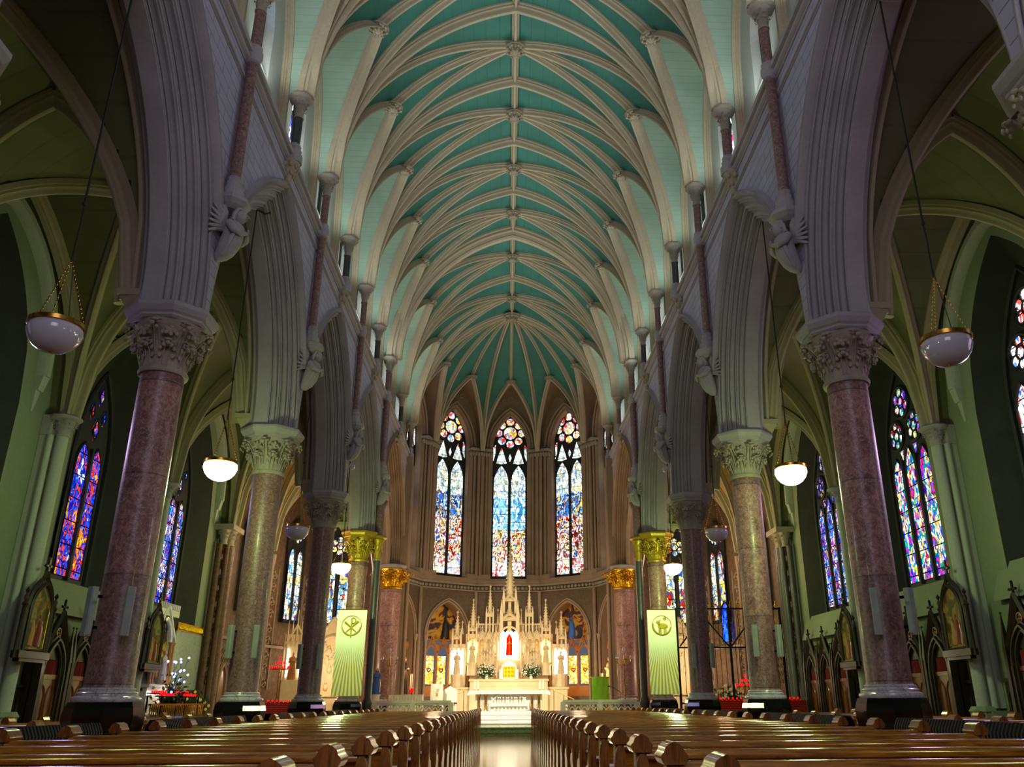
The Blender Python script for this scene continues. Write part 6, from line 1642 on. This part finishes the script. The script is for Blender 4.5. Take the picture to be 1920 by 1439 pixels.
# standing candelabra with red lights
for lab, x, y, z in (('in the left side chapel', -9.75, 37.3, 3.0), ('in the right side chapel', 10.2, 36.6, 2.2)):
    t = thing('votive_stand', 'tall stand crowned with red votive lights %s' % lab, 'candle stand', (x, y, FL), 0, 'red light stands')
    m = MB(); m.lathe([(.25, 0), (.22, .06), (.04, .12), (.03, z-FL), (.12, z-FL+.02)], 12); ob('stem', m, M['brass'], t)
    m = MB(); m.tube([(.38*cos(i*pi/6), .38*sin(i*pi/6), z-FL) for i in range(12)], .02, 5, closed=True); [m.tube([(0, 0, z-FL), (.38*cos(i*pi/3), .38*sin(i*pi/3), z-FL)], .012, 5) for i in range(6)]; ob('crown', m, M['brass'], t)
    for c_ in [(.38*cos(i*pi/4), .38*sin(i*pi/4), z-FL+.02) for i in range(8)] + [(.17*cos(i*pi/2), .17*sin(i*pi/2), z-FL+.2) for i in range(4)] + [(0, 0, z-FL+.4)]:
        m = MB(); m.lathe([(.035, 0), (.04, .1)], 8, c=c_); ob('red_light', m, M['redlamp'], t)
flowers('large bank of white flowers on the right chapel step', (9.7, 37.0, FL+1.2), .75, .55, [(M['petal_w'], 'white_bloom', 1, .055)], 70, 21, leafn=60)
m = MB(); m.lathe([(.3, 0), (.28, .08), (.1, .2), (.1, 1.0), (.26, 1.2)], 12); tag(ob('flower_stand', m, M['white'], loc=(9.7, 37.0, FL)), 'white pedestal under the bank of white flowers in the right chapel', 'stand')
# iron screen across the right chapel
t = thing('iron_gate', 'tall openwork iron screen across the right side chapel', 'gate', (8.55, 32.3, FL))
m = MB()
for x in [-2.0+4.0*i/20 for i in range(21)]: m.tube([(x, 0, 0), (x, 0, 4.6)], .012, 5)
ob('bars', m, M['iron'], t)
m = MB()
for z in (.1, 1.2, 3.2, 4.65): m.box(-2.05, 2.05, -.03, .03, z-.03, z+.03)
m.box(-2.08, -2.0, -.04, .04, 0, 4.7); m.box(2.0, 2.08, -.04, .04, 0, 4.7); m.box(-.04, .04, -.04, .04, 0, 4.7)
for e in (-1, 1):
    for q in (-1, 1): m.tube([(e*1.0+q*.95, 0, 3.25), (e*1.0, 0, 4.4)], .03, 5)
ob('rails', m, M['iron'], t, smooth=0)
m = MB()
for i in range(20):
    for j in range(3):
        cx = -1.9+.2*i; cz = 3.42+.4*j; m.tube([(cx+.07*cos(a*pi/4), 0, cz+.12*sin(a*pi/4)) for a in range(8)], .010, 4, closed=True)
for i in range(20): cx = -1.9+.2*i; m.tube([(cx-.06, 0, 4.75), (cx, 0, 4.85), (cx+.06, 0, 4.75)], .012, 4); m.tube([(cx, 0, 4.68), (cx, 0, 4.95)], .012, 4)
ob('scrollwork', m, M['gold'], t)
# blue lit glass
M['bluelit'] = stained('blue_lit_glass', [(0, ['#0a30ff', '#1048ff', '#2060ff', '#0820c0', '#4080ff'])], 2.0, 4.0, zr=(4, 7), bar=9)
t = thing('blue_glass_panel', 'bright blue backlit glass lancet on the right chapel wall', 'glass panel', (10.55, 40.2, 0), radians(-70))
m = MB(); m.prism(pointed_poly(.32, 4.3, 5.6, 6.1, 8), -.02, .02, 'y'); ob('glass', m, M['bluelit'], t, smooth=0); m = MB(); m.tube([(u, -.03, v) for u, v in pointed_poly(.34, 4.28, 5.6, 6.14, 8)], .04, 5, closed=True); ob('frame', m, M['iron'], t)
# ------------------------------------------------------------------ light and view
def area(loc, rot, size, power, col, sy=None, name='daylight'):
    l = bpy.data.lights.new(name, 'AREA'); l.energy = power; l.color = col; l.shape = 'RECTANGLE'
    l.size = size; l.size_y = sy or size
    o = bpy.data.objects.new(name, l); COL.objects.link(o); o.location = loc; o.rotation_euler = rot; return o
def point(loc, power, col, r=.1, name='lamp_light'):
    l = bpy.data.lights.new(name, 'POINT'); l.energy = power; l.color = col; l.shadow_soft_size = r
    o = bpy.data.objects.new(name, l); COL.objects.link(o); o.location = loc; return o
def spot(loc, tgt, power, col, ang, r=.2):
    l = bpy.data.lights.new('spot_light', 'SPOT'); l.energy = power; l.color = col; l.spot_size = radians(ang); l.spot_blend = .6; l.shadow_soft_size = r
    o = bpy.data.objects.new('spot_light', l); COL.objects.link(o); o.location = loc; o.rotation_euler = (Vector(tgt)-Vector(loc)).to_track_quat('-Z', 'Y').to_euler()
for (y0, y1) in CB:
    for s in (-1, 1):
        spot((s*5.3, (y0+y1)/2, 14.0), (s*4.3, (y0+y1)/2, 19), 150, (.86, 1.0, .94), 110, .2)  # added uplight above the cornice, no fixture there, to brighten the lunettes
        spot((s*5.0, (y0+y1)/2, 14.0), (-s*3.6, (y0+y1)/2, 18.2), 75, (.86, .9, 1.0), 120, .25)  # added cross light onto the opposite side of the vault, no fixture there
area((0, YW+.3, 10.5), (radians(90), 0, 0), 7, 430, (.86, .80, 1.0), 9, 'west_fill')  # added frontal fill behind the camera; the west wall has no window
for x, y, z, on in LAMP_POS:
    if on:
        l = point((x, y, z-.45), (80 if y < 5 else 250 if y < 20 else 330), (.70, 1.0, .30), .22)

for x in (-3.2, 3.2): point((x, 37.5, 6.0), 110, (1, .68, .38), .3, 'chancel_spot')
point((0, 40.2, 3.4), 110, (1, .8, .5), .4, 'altar_light')
for s in (-1, 1):
    spot((s*4.9, 29.5, 9.0), (0, 38.5, 1.6), 4200, (1, .86, .66), 34); spot((s*4.9, 33.5, 10.5), (0, 43.5, 4.0), 1500, (1, .84, .6), 44)
    spot((s*4.9, 26.0, 9.0), (0, 33.0, .4), 160, (1, .8, .62), 30)
for s in (-1, 1):
    point((s*8.6, 37.5, 7.5), 200, (1, .74, .48), .3, 'chapel_light'); point((s*8.6, 40.5, 3.2), 130, (1, .76, .5), .3, 'chapel_light')
    for a in (36, 72):
        p = apse_T(s*a, RA-.6) @ Vector((0, 0, 0)); point((p.x, p.y, 3.0), 25, (1, .45, .15), .15, 'niche_light')
for s in (-1, 1): point((s*8.4, 32.2, 7.6), 110, (1, .62, .28), .3, 'chapel_light')
point((-10.4, 28.0, 1.9), 11, (1, .8, .6), .1, 'shrine_light')
for s, y, c, p in ((-1, 16.0, (.75, .5, 1.0), 260), (-1, 22.4, (.5, .5, 1.0), 120), (1, 16.0, (.8, .5, 1.0), 320), (1, 22.4, (.8, .4, .8), 160)):
    spot((s*11.3, y, 7.2), (s*5.8, y-3.0, 4.0), p, c, 90, .5)
W = bpy.data.worlds.new('world'); SC.world = W; W.use_nodes = True
W.node_tree.nodes['Background'].inputs[0].default_value = (.5, .55, .7, 1); W.node_tree.nodes['Background'].inputs[1].default_value = .15
SC.view_settings.view_transform = 'Standard'; SC.view_settings.look = 'None'; SC.view_settings.gamma = 1
SC.view_settings.exposure = 0.45; SC.view_settings.use_curve_mapping = False
